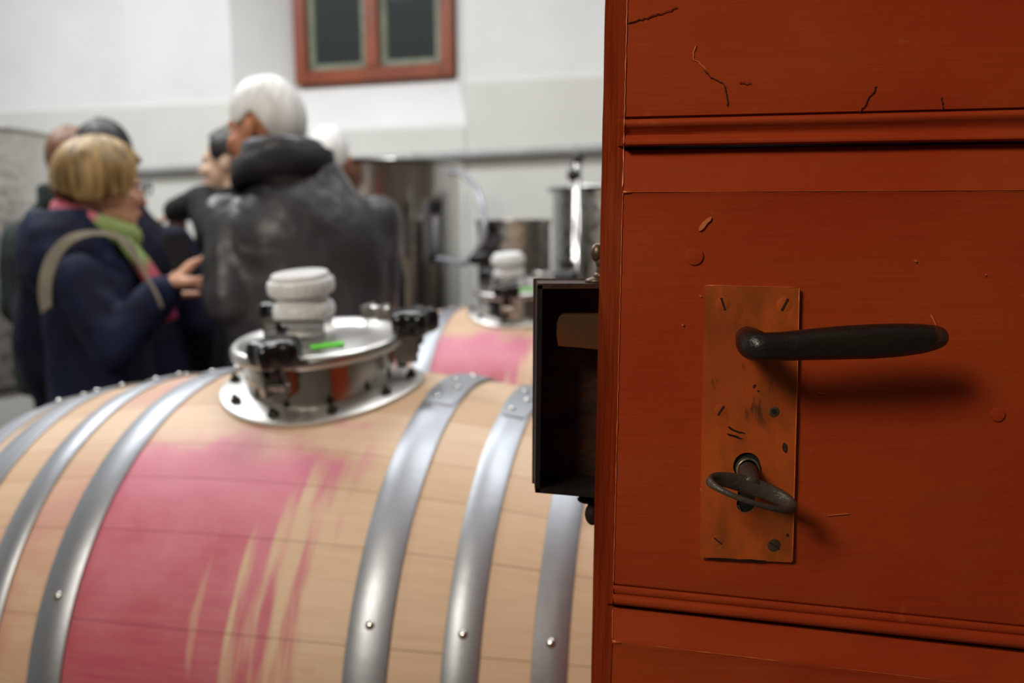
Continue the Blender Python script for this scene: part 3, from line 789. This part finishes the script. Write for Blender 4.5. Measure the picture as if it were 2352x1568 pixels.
# racks that carry them
def rack(Mb, label):
    r = empty('barrel_rack', Vector((Mb.translation.x, Mb.translation.y, 0)), -YAW); tag(r, label, 'rack', 'steel barrel racks')
    zc = Mb.translation.z + BR
    for s in (-.42, .50):
        zz = zc + s * math.sin(BT); R_ = br(abs(s) - .05) + .008
        b = MB(); rows = []
        for j in range(17):
            a = math.radians(130 + 100 * j / 16)
            rows.append([(s + q, -ro * math.sin(a), zz + ro * math.cos(a)) for q, ro in ((-.04, R_), (.04, R_), (.04, R_ + .02), (-.04, R_ + .02))])
        b.grid(rows, closed_u=True, cap=True); b.build('saddle', M['rack'], r, smooth=False)
        for q in (-1, 1):
            y = q * R_ * math.sin(math.radians(50)); z = zz - R_ * math.cos(math.radians(50)) - .005
            MB().bevbox((s, y, z / 2), (.06, .06, z), .004).build('leg', M['rack'], r, angle=30)
    for q in (-1, 1): MB().bevbox((.04, q * .3, .04), (.98, .05, .05), .004).build('rail', M['rack'], r, angle=30)
rack(BM, 'low steel rack carrying the nearest wine-stained barrel'); rack(b2.matrix_world, 'low steel rack carrying the second barrel farther back')

# ------------------------------------------------------------------ steel tanks
def tank(px, Y, R_, top, bot, mat, label, lip=0.02, group='steel tanks along the wall'):
    c = at(px, 545, Y); r = empty('steel_tank', (c.x, c.y, 0)); tag(r, label, 'tank', group)
    MB().lathe([(R_ - .012, bot + .02), (R_ - .004, bot), (R_, bot + .012), (R_, top - .02), (R_ + lip * .6, top - .014), (R_ + lip, top - .006), (R_ + lip * .9, top), (R_ - .004, top), (R_ - .012, top - .01), (R_ - .012, bot + .04)], 72).build('shell', mat, r, angle=40)
    MB().lathe([(R_ - .011, bot + .03), (R_ - .011, bot + .034)], 48).build('bottom', M['steel_satin'], r, angle=40)
    MB().lathe([(R_ + .001, bot + .03), (R_ + .007, bot + .035), (R_ + .007, bot + .055), (R_ + .001, bot + .06)], 72, cap=False).build('band', M['steel'], r, angle=40)
    for k in range(3):
        a = 2 * PI * k / 3 + .5
        MB().tube([((R_ - .05) * math.cos(a), (R_ - .05) * math.sin(a), 0), ((R_ - .05) * math.cos(a), (R_ - .05) * math.sin(a), bot + .031)], .022, 12).build('leg', M['steel_satin'], r, angle=40)
    return r
tank(-172, 3.85, 0.55, 1.835, 0.70, M['marbled'], 'tall marbled steel tank at the far left behind the blonde person')
t2 = tank(862, 4.10, 0.41, 1.695, 0.35, M['brushed'], 'open-topped brushed steel tank behind the grey-haired men', 0.016)
tank(1180, 3.62, 0.152, 1.425, 0.30, M['dark_tank'], 'small dark steel tank between the second barrel and the wall', 0.008)
tank(1410, 4.02, 0.285, 1.575, 0.30, M['dark_tank'], 'marbled steel tank partly hidden by the door edge', 0.03)
tank(442, 3.95, 0.17, 1.36, 0.30, M['brushed'], 'narrow steel tank glimpsed between the two nearest people', 0.01)
# level gauge, tap and hose on the big tank
g = empty('level_gauge', at(1000, 600, 3.64)); tag(g, 'vertical level gauge with black fittings on the big steel tank', 'gauge'); GI = Matrix.Translation(-g.location)
Mg = lambda b: [b.v.__setitem__(i, tuple(Vector(v) - g.location)) for i, v in enumerate(b.v)] and b
b = MB(); b.tube([at(1000, 470, 3.63), at(1003, 590, 3.63)], .012, 10, M=GI); b.build('sight_tube', M['hose'], g)
for y in (468, 482, 592): MB().bevbox((0, 0, 0), (.06, .05, .03), .006, M=Matrix.Translation(at(1002, y, 3.63) - g.location)).build('fitting', M['black_plastic'], g, angle=40)
MB().bevbox((0, 0, 0), (.052, .012, .27), .003, M=Matrix.Translation(at(985, 530, 3.66) - g.location)).build('scale_strip', M['rubber'], g, angle=40)
hp = [at(1030, 395, 3.66), at(1062, 400, 3.62), at(1098, 440, 3.50), at(1112, 510, 3.40), at(1098, 570, 3.38), at(1068, 604, 3.46), at(1030, 598, 3.56), at(1004, 594, 3.6)]
h = empty('hose', hp[5]); tag(h, 'clear hose looping down beside the big steel tank', 'hose'); HI = Matrix.Translation(-h.location)
P_, R2 = dense(hp, [.0115] * len(hp), 6)
MB().tube(P_, R2, 12, M=HI).build('tubing', M['hose'], h)
MB().capsule(at(1118, 588, 3.38) - h.location, .018, at(1090, 596, 3.40) - h.location, .022).build('coupling', M['black_plastic'], h)
# upright steel pipe with black lever balls
c = at(1318, 640, 3.30); r = empty('steel_standpipe', (c.x, c.y, 0)); tag(r, 'upright steel pipe with two black ball knobs beside the marbled tank', 'pipe')
top = at(1325, 376, 3.30)
L = lambda p: Vector(p) - r.location
MB().lathe([(.09, 0), (.09, .012), (.02, .02)], 24).build('base', M['steel_satin'], r, angle=40)
MB().tube([(0, 0, .01), L(top)], .018, 16).build('pole', M['steel'], r)
MB().capsule(L(at(1322, 380, 3.30)), .016, L(at(1328, 362, 3.3)), .022).build('knob', M['black_plastic'], r)
MB().ell(L(at(1317, 402, 3.26)), (.026, .026, .024)).build('knob', M['black_plastic'], r)
MB().tube([L(at(1290, 604, 3.24)), L(at(1320, 604, 3.30))], .014, 10).build('valve_handle', M['black_plastic'], r)

# ------------------------------------------------------------------ people
def fabric(name, c1, c2, rough=0.7, scale=9, bump=0.5, bd=0.02, sheen=0.0, spec=0.25):
    t = NT(name); f = t.noise(scale, 4, 0.55); w = t.noise(11, 3, 0.5, dist=0.6); fine = t.noise(220, 2)
    t.bump(t.math('ADD', t.math('MULTIPLY', w, 1.0), t.math('MULTIPLY', fine, 0.03)), bump, bd)
    return t.set(t.mix(t.ss(f, 0.35, 0.68), c1, c2), rough, 0, spec, sheen=sheen)
def skin(name, c):
    t = NT(name); f = t.noise(14, 3); t.set(t.mix(f, c, tuple(x * 0.86 for x in c[:3]) + (1,)), 0.5); t.b.inputs['Subsurface Weight'].default_value = 0.06
    return t.m
def hairm(name, a, b_, c):
    t = NT(name); st = t.noise(5, 5, 0.6, (9, 9, 0.7)); big = t.noise(6, 3)
    t.bump(st, 0.6, 0.006)
    return t.set(t.mix(t.ss(st, 0.35, 0.65), a, t.mix(t.ss(big, .4, .65), b_, c)), 0.45, 0, 0.4)
M['skin'] = skin('skin', lin(220, 168, 138)); M['skin2'] = skin('ruddy_skin', lin(204, 138, 104)); M['skin3'] = skin('pale_skin', lin(232, 196, 170))
M['navy'] = fabric('navy_quilted_cloth', lin(17, 27, 58), lin(10, 17, 40), 0.75)
M['navy2'] = fabric('dark_navy_cloth', lin(12, 18, 44), lin(8, 12, 30), 0.8)
M['green_j'] = fabric('dark_green_cloth', lin(38, 48, 46), lin(28, 36, 36), 0.8)
M['black_j'] = fabric('black_cloth', lin(26, 28, 28), lin(19, 20, 21), 0.8)
M['grey_j'] = fabric('dark_grey_shell', lin(57, 57, 61), lin(46, 46, 48), 0.4, bump=0.3, bd=0.03, sheen=0.0, spec=0.5)
M['grey_y'] = fabric('black_lining', lin(22, 22, 27), lin(18, 18, 22), 0.6)
M['violet_j'] = fabric('violet_grey_shell', lin(40, 38, 52), lin(16, 15, 20), 0.5, scale=5)
M['jeans'] = fabric('dark_trousers', lin(30, 30, 48), lin(20, 20, 34), 0.85)
M['khaki'] = fabric('brown_trousers', lin(112, 96, 78), lin(96, 82, 66), 0.85)
M['shoe'] = simple('dark_shoe', lin(30, 28, 27), None, 0.5)
M['hair_blond'] = hairm('blonde_hair', lin(176, 146, 94), lin(126, 98, 50), lin(88, 66, 30))
M['hair_white'] = hairm('white_hair', lin(236, 236, 234), lin(216, 215, 212), lin(196, 194, 190))
M['hair_black'] = hairm('black_hair', lin(22, 20, 20), lin(14, 13, 13), lin(30, 27, 26))
M['hair_brown'] = hairm('brown_hair', lin(122, 84, 60), lin(98, 66, 48), lin(80, 54, 38))
M['strap'] = fabric('beige_webbing', lin(178, 172, 158), lin(156, 150, 138), 0.85, bump=0.2)
M['lens'] = simple('dark_glasses', lin(24, 24, 28), None, 0.15)
M['lips'] = simple('lips', lin(188, 96, 92), None, 0.4)
M['eye'] = simple('eye', lin(230, 226, 220), None, 0.2)
def mk_scarf():
    t = NT('striped_scarf'); sep = t.n('ShaderNodeSeparateXYZ'); t.ln(t.tc.outputs['Generated'], sep.inputs[0])
    n = t.noise(9, 3, 0.5, (1, 1, .5)); v = t.math('ADD', sep.outputs[2], t.mr(n, 0.2, .8, -.16, .16))
    cr = t.n('ShaderNodeValToRGB'); t.ln(v, cr.inputs[0])
    e = cr.color_ramp.elements; e[0].position = 0.0; e[0].color = lin(178, 40, 84)
    e[1].position = 1.0; e[1].color = lin(190, 92, 110)
    for p, c in ((.16, lin(120, 40, 150)), (.3, lin(186, 50, 90)), (.42, lin(168, 84, 92)), (.5, lin(126, 146, 84)), (.78, lin(138, 156, 92)), (.86, lin(188, 96, 112))):
        x = e.new(p); x.color = c
    t.bump(t.noise(26, 3, .5, (1, 1, .3)), .5, .01)
    return t.set(cr.outputs[0], 0.8)
M['scarf'] = mk_scarf()

def headm(yaw, pitch, pos): return Matrix.Translation(pos) @ Matrix.Rotation(yaw, 4, 'Z') @ Matrix.Rotation(pitch, 4, 'X')
def add_head(b, HMx):
    def el(c, r): b.ell(c, r, M=HMx)
    el((0, -.012, .025), (.075, .095, .098)); el((0, .018, -.035), (.062, .076, .082)); el((0, .066, -.092), (.028, .026, .022)); el((0, .03, -.075), (.05, .06, .04))
    el((0, .082, .018), (.045, .016, .014)); el((.036, .066, -.03), (.022, .022, .02)); el((-.036, .066, -.03), (.022, .022, .02)); el((0, .088, -.068), (.022, .012, .013))
    for i in range(5):
        t = i / 4; el((0, .094 + .018 * t, .008 - .045 * t), (.007 + .007 * t, .010, .010))
    for q in (-1, 1):
        el((q * .076, -.012, -.012), (.010, .019, .030)); el((q * .081, -.020, -.004), (.007, .014, .022))
def hand(b, wrist, d, up, side, curl=0.5, L=0.185, fingers=None):
    """palm with five fingers; d points along the fingers, up is the back of the hand, side (+1/-1) puts the thumb"""
    d = Vector(d).normalized(); up = Vector(up); up = (up - d * up.dot(d)).normalized(); x = d.cross(up) * side
    w = Vector(wrist); k = L / 0.185
    for q in (-.028, -.010, .010, .028):
        b.capsule(w + d * .012 * k + x * q * .7 * k, .013 * k, w + d * .082 * k + x * q * k, .0115 * k)
    for i, (q, ln_, r) in enumerate(((.031, .070, .0090), (.0105, .080, .0092), (-.0105, .074, .0088), (-.031, .058, .0080))):
        c = curl if fingers is None else fingers[i]
        p = w + d * .088 * k + x * q * k; a = 0.0; pts = [p]
        for sgm in (.45, .32, .23):
            a += c * 0.9; dr = d * math.cos(a) - up * math.sin(a); p = p + dr * ln_ * sgm * k * 1.1; pts.append(p)
        b.chain(pts, [r * k, r * .95 * k, r * .88 * k, r * .75 * k])
    tb = w + d * .025 * k + x * .024 * k - up * .004
    t1 = tb + (d * .5 + x * .75 - up * .35).normalized() * .04 * k; t2 = t1 + (d * .85 + x * .25 - up * .35 * (1 + curl)).normalized() * .032 * k; t3 = t2 + (d * .9 - x * .05 - up * .4 * (1 + curl)).normalized() * .024 * k
    b.chain([tb, t1, t2, t3], [.014 * k, .0115 * k, .0100 * k, .0085 * k])

def hair_mesh(HMx, kind, seed=0):
    b = MB(); na, nt = 72, 22; rows_o, rows_i = [], []
    c = Vector((0, -.012, .022))
    for i in range(nt + 1):
        t = i / nt; ro, ri = [], []
        for j in range(na):
            azm = -PI + 2 * PI * j / na          # 0 = forward (+Y)
            A = abs(azm); Ad = math.degrees(A)
            sm = lambda x, a, b_: (lambda u: u * u * (3 - 2 * u))(max(0, min(1, (x - a) / (b_ - a))))
            if kind == 'bob':
                low = 34 - 6 * math.cos(azm * 3) - (34 + 33) * sm(Ad, 38, 72)
                R_ = (.102, .120, .112); 
            elif kind == 'short':
                low = 38 - (38 + 8) * sm(Ad, 46, 66) + 12 * math.exp(-((Ad - 98) / 12) ** 2) - 34 * sm(Ad, 105, 140)
                R_ = (.086, .106, .108)
            else:                                # thin fringe of hair round a bald crown
                low = 52 - 46 * sm(Ad, 50, 75) + 10 * math.exp(-((Ad - 95) / 12) ** 2) - 42 * sm(Ad, 105, 140)
                R_ = (.0835, .1035, .1055)
            e = math.radians(88 + (low - 88) * t)
            g = 1 + 0.035 * noise.noise(Vector((azm * 7, t * 1.5, seed))) + 0.02 * noise.noise(Vector((azm * 19, t * 2, seed + 5)))
            d = Vector((math.sin(azm) * math.cos(e), math.cos(azm) * math.cos(e), math.sin(e)))
            if kind == 'bob' and e < 0:          # hair falls straight below the widest part
                p = Vector((math.sin(azm) * R_[0], math.cos(azm) * R_[1], 0)) * (1.05 - .18 * (e / math.radians(-50)) ** 2) * g + Vector((0, 0, R_[2] * 1.15 * math.tan(e) * .72))
            else:
                p = Vector((d.x * R_[0], d.y * R_[1], d.z * R_[2])) * g * (1.05 if kind == 'bob' else 1)
            q = Vector((p.x * .84, p.y * .86, p.z * .88)) if not (kind == 'bob' and e < 0) else Vector((p.x * .8, p.y * .84, p.z + .004))
            ro.append(c + p); ri.append(c + q)
        rows_o.append(ro); rows_i.append(ri)
    b.grid(rows_o + rows_i[::-1], closed_u=True, cap=True, M=HMx)
    return b

def person(loc, yaw, H, label, mats, arms, hs=1.0, head=(0, 0), hair='short', jacket=True, hem=.80, wide=1.0, deep=1.0, lean=0.0, collar='stand', fold=0.006, vox=.008, seed=0, headoff=(0, 0, 0)):
    """loc = feet on the floor; local +Y is the way the person faces; arms = [(elbow, wrist, hand dir, back-of-hand, curl)] for the person's right (+X) and left arm, in world space"""
    r = empty('person', (loc[0], loc[1], 0), yaw); tag(r, label, 'person', 'visitors standing between the barrels and tanks')
    k = H / 1.75; inv = (Matrix.Translation(Vector((loc[0], loc[1], 0))) @ Matrix.Rotation(yaw, 4, 'Z')).inverted(); inv3 = inv.to_3x3()
    Z = lambda z: z * k
    b = MB()
    hp = Vector((headoff[0], .02 + headoff[1], H - .125 + headoff[2])); HMx = headm(head[0], head[1], hp) @ Matrix.Scale(hs, 4)
    add_head(b, HMx)
    b.capsule((headoff[0] * .5, -.015, Z(1.44)), .060, hp + Vector((0, -.012, -.07)), .052)
    b.loft([(0, 0, Z(.80), .155, .11), (0, 0, Z(.92), .165, .115), (0, 0, Z(1.06), .14, .10), (0, 0, Z(1.22), .155, .11), (0, 0, Z(1.33), .16, .105), (0, -.01, Z(1.41), .11, .075), (0, -.01, Z(1.47), .055, .055)])
    AR = []
    for q, (el, wr_, hd_, up_, cu) in zip((1, -1), arms):
        sh = Vector((q * .178 * wide, -.01, Z(1.362))); el = inv @ Vector(el); wr_ = inv @ Vector(wr_); hd_ = inv3 @ Vector(hd_); up_ = inv3 @ Vector(up_)
        b.chain([sh + Vector((0, 0, -.012)), sh.lerp(el, .5), el], [.044, .044, .040]); b.chain([el, el.lerp(wr_, .45), wr_], [.040, .038, .026]); b.capsule(wr_, .024, wr_ + hd_.normalized() * .02, .022)
        hand(b, wr_ + hd_.normalized() * .01, hd_, up_, q, cu if not hasattr(cu, '__len__') else .5, fingers=cu if hasattr(cu, '__len__') else None)
        AR.append((sh, el, wr_))
    for q in (-1, 1):
        b.chain([(q * .09, 0, Z(.86)), (q * .10, .01, Z(.48)), (q * .10, -.01, Z(.085))], [.082, .058, .040]); b.capsule((q * .10, -.02, .05), .036, (q * .115, .15, .035), .028)
    body = b.build('body', mats['skin'], r); remesh(body, vox * .85, 3)
    # trousers, shoes
    b = MB(); b.loft([(0, 0, Z(.78), .17, .125), (0, 0, Z(.88), .178, .13), (0, 0, Z(.98), .168, .122), (0, 0, Z(1.02), .16, .115)])
    for q in (-1, 1): b.chain([(q * .09, 0, Z(.84)), (q * .10, .01, Z(.47)), (q * .102, -.01, .13)], [.098, .078, .068])
    remesh(b.build('trousers', mats['legs'], r), .013, 4, lambda c: .006 * noise.noise(c * 14))
    for q in (-1, 1):
        b = MB(); b.capsule((q * .10, -.03, .055), .054, (q * .12, .17, .046), .046); b.capsule((q * .10, -.02, .06), .052, (q * .10, -.015, .12), .05); o = b.build('shoe', M['shoe'], r)
        remesh(o, .012, 3)
        for v in o.data.vertices: v.co.z = max(v.co.z, 0.0)
    # jacket
    b = MB(); w = wide
    b.loft([(cx_, cy_, z_, rx_, ry_ * deep) for cx_, cy_, z_, rx_, ry_ in [(0, 0, Z(hem), .205 * w, .155), (0, 0, Z(hem + .06), .212 * w, .160), (0, 0, Z(1.0), .205 * w, .155), (0, 0, Z(1.14), .198 * w, .150), (0, 0, Z(1.28), .212 * w, .156), (0, -.005, Z(1.345), .196 * w, .142), (0, -.012, Z(1.405), .150 * w, .115), (0, -.012, Z(1.455), .108 * w, .09), (0, -.012, Z(1.49), .088, .08)]])
    for sh, el, wr_ in AR:
        e2 = wr_ - (wr_ - el).normalized() * .012
        b.chain([sh + Vector((0, 0, -.005)), sh.lerp(el, .5), el], [.064, .064, .059]); b.chain([el, el.lerp(e2, .5), e2], [.060, .054, .047])
    jk = b.build('jacket', mats['jacket'], r)
    FS = Vector((seed * 3.3, 0, 0))
    remesh(jk, .011, 5, lambda c: fold * (noise.noise(Vector((c.x * 11, c.y * 11, c.z * 7)) + FS) + .6 * noise.noise(Vector((c.x * 22, c.y * 22, c.z * 15)) + FS)))
    if collar == 'stand':
        b = MB(); rows = []
        for rr, z, tilt in ((.098, 1.44, 0), (.100, 1.475, 0), (.098, 1.535, .012), (.090, 1.545, .012), (.084, 1.53, .01), (.084, 1.44, 0)):
            rows.append([(headoff[0] * .5 + rr * math.cos(t) * 1.06, -.012 + rr * math.sin(t), Z(z) - tilt * (1 + math.sin(t))) for t in [2 * PI * j / 40 for j in range(40)]])
        b.grid(rows, closed_u=True, closed_v=True); o = b.build('collar', mats.get('collar', mats['jacket']), r)
    hr = hair_mesh(HMx, hair, seed).build('hair', mats['hair'], r)
    for q in (-1, 1):
        MB().ell((q * .030, .083, .002), (.012, .008, .008), M=HMx).build('eye', M['eye'], r)
    MB().ell((0, .0985, -.066), (.020, .006, .007), M=HMx).build('lips', M['lips'], r)
    return r, HMx, inv, Z

# 1: grey-haired man seen from behind, head turned left
c = at(700, 545, 2.20)
man, HMm, inv, Z = person((c.x, c.y), math.radians(14), 1.82, 'white-haired person in a dark grey jacket seen from behind, head turned left',
    dict(skin=M['skin2'], legs=M['jeans'], jacket=M['grey_j'], hair=M['hair_white'], collar=M['grey_j']),
    [(at(862, 690, 2.24), at(858, 860, 2.30), (0, .3, -1), (1, 0, 0), .5), (at(528, 690, 2.07), at(575, 745, 2.32), (.4, .8, -.2), (-1, 0, .2), .5)],
    head=(math.radians(52), math.radians(-4)), hair='short', hem=.76, wide=1.03, fold=.007, seed=2, headoff=(-.088, .02, -.058))
# dark yoke lining of the turned-up collar
b = MB(); rows = []
for rr, z in ((.112, 1.435), (.116, 1.46), (.112, 1.50), (.104, 1.503), (.100, 1.44)):
    rows.append([(-.045 + rr * math.cos(t) * 1.12, -.012 + rr * math.sin(t), Z(z) + .02 * math.sin(t + 2.4)) for t in [2 * PI * j / 40 for j in range(40)]])
b.grid(rows, closed_u=True, closed_v=True).build('hood_roll', M['grey_y'], man)

# 2: woman in profile, blonde bob, navy coat
c = at(214, 552, 2.30)
wy = math.radians(-72)
wrist = at(376, 664, 2.15)
woman, HMw, invw, Zw = person((c.x, c.y), wy, 1.632, 'blonde short-haired person in a navy hooded coat and striped scarf, holding a dark phone',
    dict(skin=M['skin'], legs=M['khaki'], jacket=M['navy'], hair=M['hair_blond']),
    [(at(262, 806, 2.10), wrist, (.62, .25, .62), (-.55, -.35, .62), (.25, .5, .75, .85)), (at(290, 790, 2.50), at(350, 690, 2.40), (.6, -.2, .5), (-.5, .3, .6), .6)],
    hs=.95, head=(math.radians(24), math.radians(-5)), hair='bob', collar=None, hem=.66, wide=.93, deep=.86, fold=.007, seed=5, headoff=(0, .015, -.004))
def wl(px, py, Y): return invw @ at(px, py, Y)
b = MB()                                   # hood lying on the shoulders
b.loft([(0, -.05, Zw(1.29), .13, .08), (0, -.06, Zw(1.36), .165, .12), (0, -.055, Zw(1.435), .165, .125), (0, -.055, Zw(1.50), .135, .112), (0, -.055, Zw(1.545), .105, .09)])
for q in (-1, 1): b.capsule((q * .11, -.04, Zw(1.43)), .05, (q * .075, .09, Zw(1.36)), .035)
remesh(b.build('hood', M['navy'], woman), .010, 5, lambda c: .007 * noise.noise(c * 17))
b = MB(); rows = []                        # scarf loop and the hanging end
for t in [2 * PI * j / 40 for j in range(40)]:
    cc = Vector((.082 * math.cos(t), .012 + .085 * math.sin(t), Zw(1.505) - .035 * math.sin(t))); o_ = Vector((math.cos(t), math.sin(t), 0))
    rows.append([cc + o_ * .026 * math.cos(u) + Vector((0, 0, 1)) * .034 * math.sin(u) for u in [2 * PI * j / 10 for j in range(10)]])
b.grid(rows, closed_u=True, closed_v=True)
for off in (-.012, .03):
    b.tube([(.05 + off, .085, Zw(1.455)), (.055 + off, .125, Zw(1.39)), (.06 + off * 1.3, .165, Zw(1.31)), (.055 + off * 1.6, .185, Zw(1.23))], [.03, .036, .038, .034], 12, flat=(1.0, .55))
b.build('scarf', M['scarf'], woman)
b = MB()
for q in (-1, 1):
    b.tube([(q * .032 + .024 * math.cos(t), .112, .004 + .018 * math.sin(t)) for t in [2 * PI * j / 20 for j in range(20)]], .0028, 6, closed=True, M=HMw)
    b.tube([(q * .056, .112, .008), (q * .080, .06, .008), (q * .084, -.01, .006)], .0024, 6, M=HMw)
b.tube([(-.008, .114, .008), (.008, .114, .008)], .0025, 6, M=HMw); b.build('glasses', M['lens'], woman)
ph = empty('phone', at(418, 600, 2.17)); ph.rotation_euler = (math.radians(-18), math.radians(-14), math.radians(20)); tag(ph, 'dark phone held up by the blonde person in navy', 'phone')
MB().bevbox((0, .004, .028), (.058, .011, .09), .003).build('case', M['black_plastic'], ph, angle=40)
MB().bevbox((0, .0100, .028), (.052, .0015, .082), .0005).build('screen', M['lens'], ph, angle=40)
# rucksack on her back with a beige strap
bag = empty('rucksack', at(130, 880, 2.33)); bag.rotation_euler = (0, 0, wy); tag(bag, 'dark navy rucksack with beige strap on the blonde person\'s back', 'rucksack')
BI = bag.matrix_basis.inverted() if False else (Matrix.Translation(bag.location) @ Matrix.Rotation(wy, 4, 'Z')).inverted()
b = MB(); b.loft([(0, 0, -.04, .11, .05), (0, -.005, .02, .145, .075), (0, -.01, .14, .15, .082), (0, 0, .29, .14, .07), (0, .012, .38, .10, .045), (0, .02, .40, .05, .02)])
remesh(b.build('bag', M['navy2'], bag), .012, 5, lambda c: .006 * noise.noise(c * 13))
sp = [at(318, 600, 2.08), at(300, 562, 2.06), at(262, 540, 2.05), at(208, 536, 2.04), at(160, 552, 2.04), at(126, 590, 2.06), at(108, 640, 2.09), at(106, 690, 2.12), at(114, 730, 2.16)]
P_, _r = dense([BI @ p for p in sp], [.02] * len(sp), 5)
b = MB(); rows = []
for i, p in enumerate(P_):
    t = i / (len(P_) - 1); tg = (P_[min(i + 1, len(P_) - 1)] - P_[max(i - 1, 0)]).normalized(); vd = (BI.to_3x3() @ Vector((0, -1, .2))).normalized(); wd = tg.cross(vd).normalized()
    hw = .006 + .0115 * max(0, min(1, (t - .35) / .3))
    rows.append([p - wd * hw, p - wd * hw + vd * .006, p + wd * hw + vd * .006, p + wd * hw])
b.grid(rows, closed_u=True, cap=True).build('shoulder_strap', M['strap'], bag, angle=50)
P_, _r = dense([BI @ p for p in (at(262, 540, 2.05), at(300, 575, 2.05), at(335, 630, 2.06), at(362, 680, 2.08), at(372, 705, 2.10))], [.004] * 5, 4)
MB().tube(P_, .0045, 8).build('strap_edge', M['strap'], bag)

# 3: two people behind her
def stand(px, Y, yaw, H, label, mats, hair, wide=1.0, arms=None, seed=0, head=(0, 0), hem=.78, fold=.006, headoff=(0, 0, 0)):
    c = at(px, 552, Y); c.z = 0; k = H / 1.75
    rt = Matrix.Rotation(yaw, 3, 'Z')
    if arms is None:
        arms = [(c + rt @ Vector((.232, -.03, 1.10 * k)), c + rt @ Vector((.2, .14, .90 * k)), rt @ Vector((-.1, .4, -1)), rt @ Vector((1, 0, 0)), .5),
                (c + rt @ Vector((-.232, -.03, 1.10 * k)), c + rt @ Vector((-.2, .14, .90 * k)), rt @ Vector((.1, .4, -1)), rt @ Vector((-1, 0, 0)), .5)]
    return person((c.x, c.y), yaw, H, label, mats, arms, hair=hair, wide=wide, seed=seed, head=head, hem=hem, fold=fold, headoff=headoff)
stand(160, 3.22, math.radians(-12), 1.775, 'brown-haired person in a dark green jacket, almost hidden behind the blonde person', dict(skin=M['skin2'], legs=M['jeans'], jacket=M['green_j'], hair=M['hair_brown']), 'short', 1.14, seed=8, headoff=(.035, 0, 0))
stand(268, 2.74, math.radians(10), 1.737, 'dark-haired person in dark navy standing just beyond the blonde person', dict(skin=M['skin'], legs=M['khaki'], jacket=M['navy2'], hair=M['hair_black']), 'short', 1.0, seed=11, head=(math.radians(30), 0), headoff=(-.03, 0, 0))
# 4: black-haired person reaching out to the left
stand(548, 3.17, math.radians(78), 1.762, 'black-haired person in black reaching an arm out to the left', dict(skin=M['skin3'], legs=M['jeans'], jacket=M['black_j'], hair=M['hair_black']), 'short', 1.0,
      arms=[(at(600, 560, 3.29), at(560, 640, 3.21), (-.6, -.2, -.5), (0, 0, 1), .5), (at(468, 460, 3.13), at(400, 486, 3.38), (-.25, .9, -.35), (0, .3, 1), .5)], seed=14, head=(math.radians(6), 0))
# 5: white-haired man at the back right
stand(772, 3.46, math.radians(-14), 1.765, 'balding white-haired person behind, violet-grey sleeve beside the big tank', dict(skin=M['skin2'], legs=M['jeans'], jacket=M['violet_j'], hair=M['hair_white']), 'fringe', 1.08, seed=17, head=(math.radians(30), 0), headoff=(-.03, 0, .035),
      arms=[(at(898, 640, 3.40), at(905, 735, 3.36), (0, .1, -1), (1, 0, 0), .5), (at(640, 600, 3.5), at(640, 700, 3.6), (0, .3, -1), (-1, 0, 0), .5)])
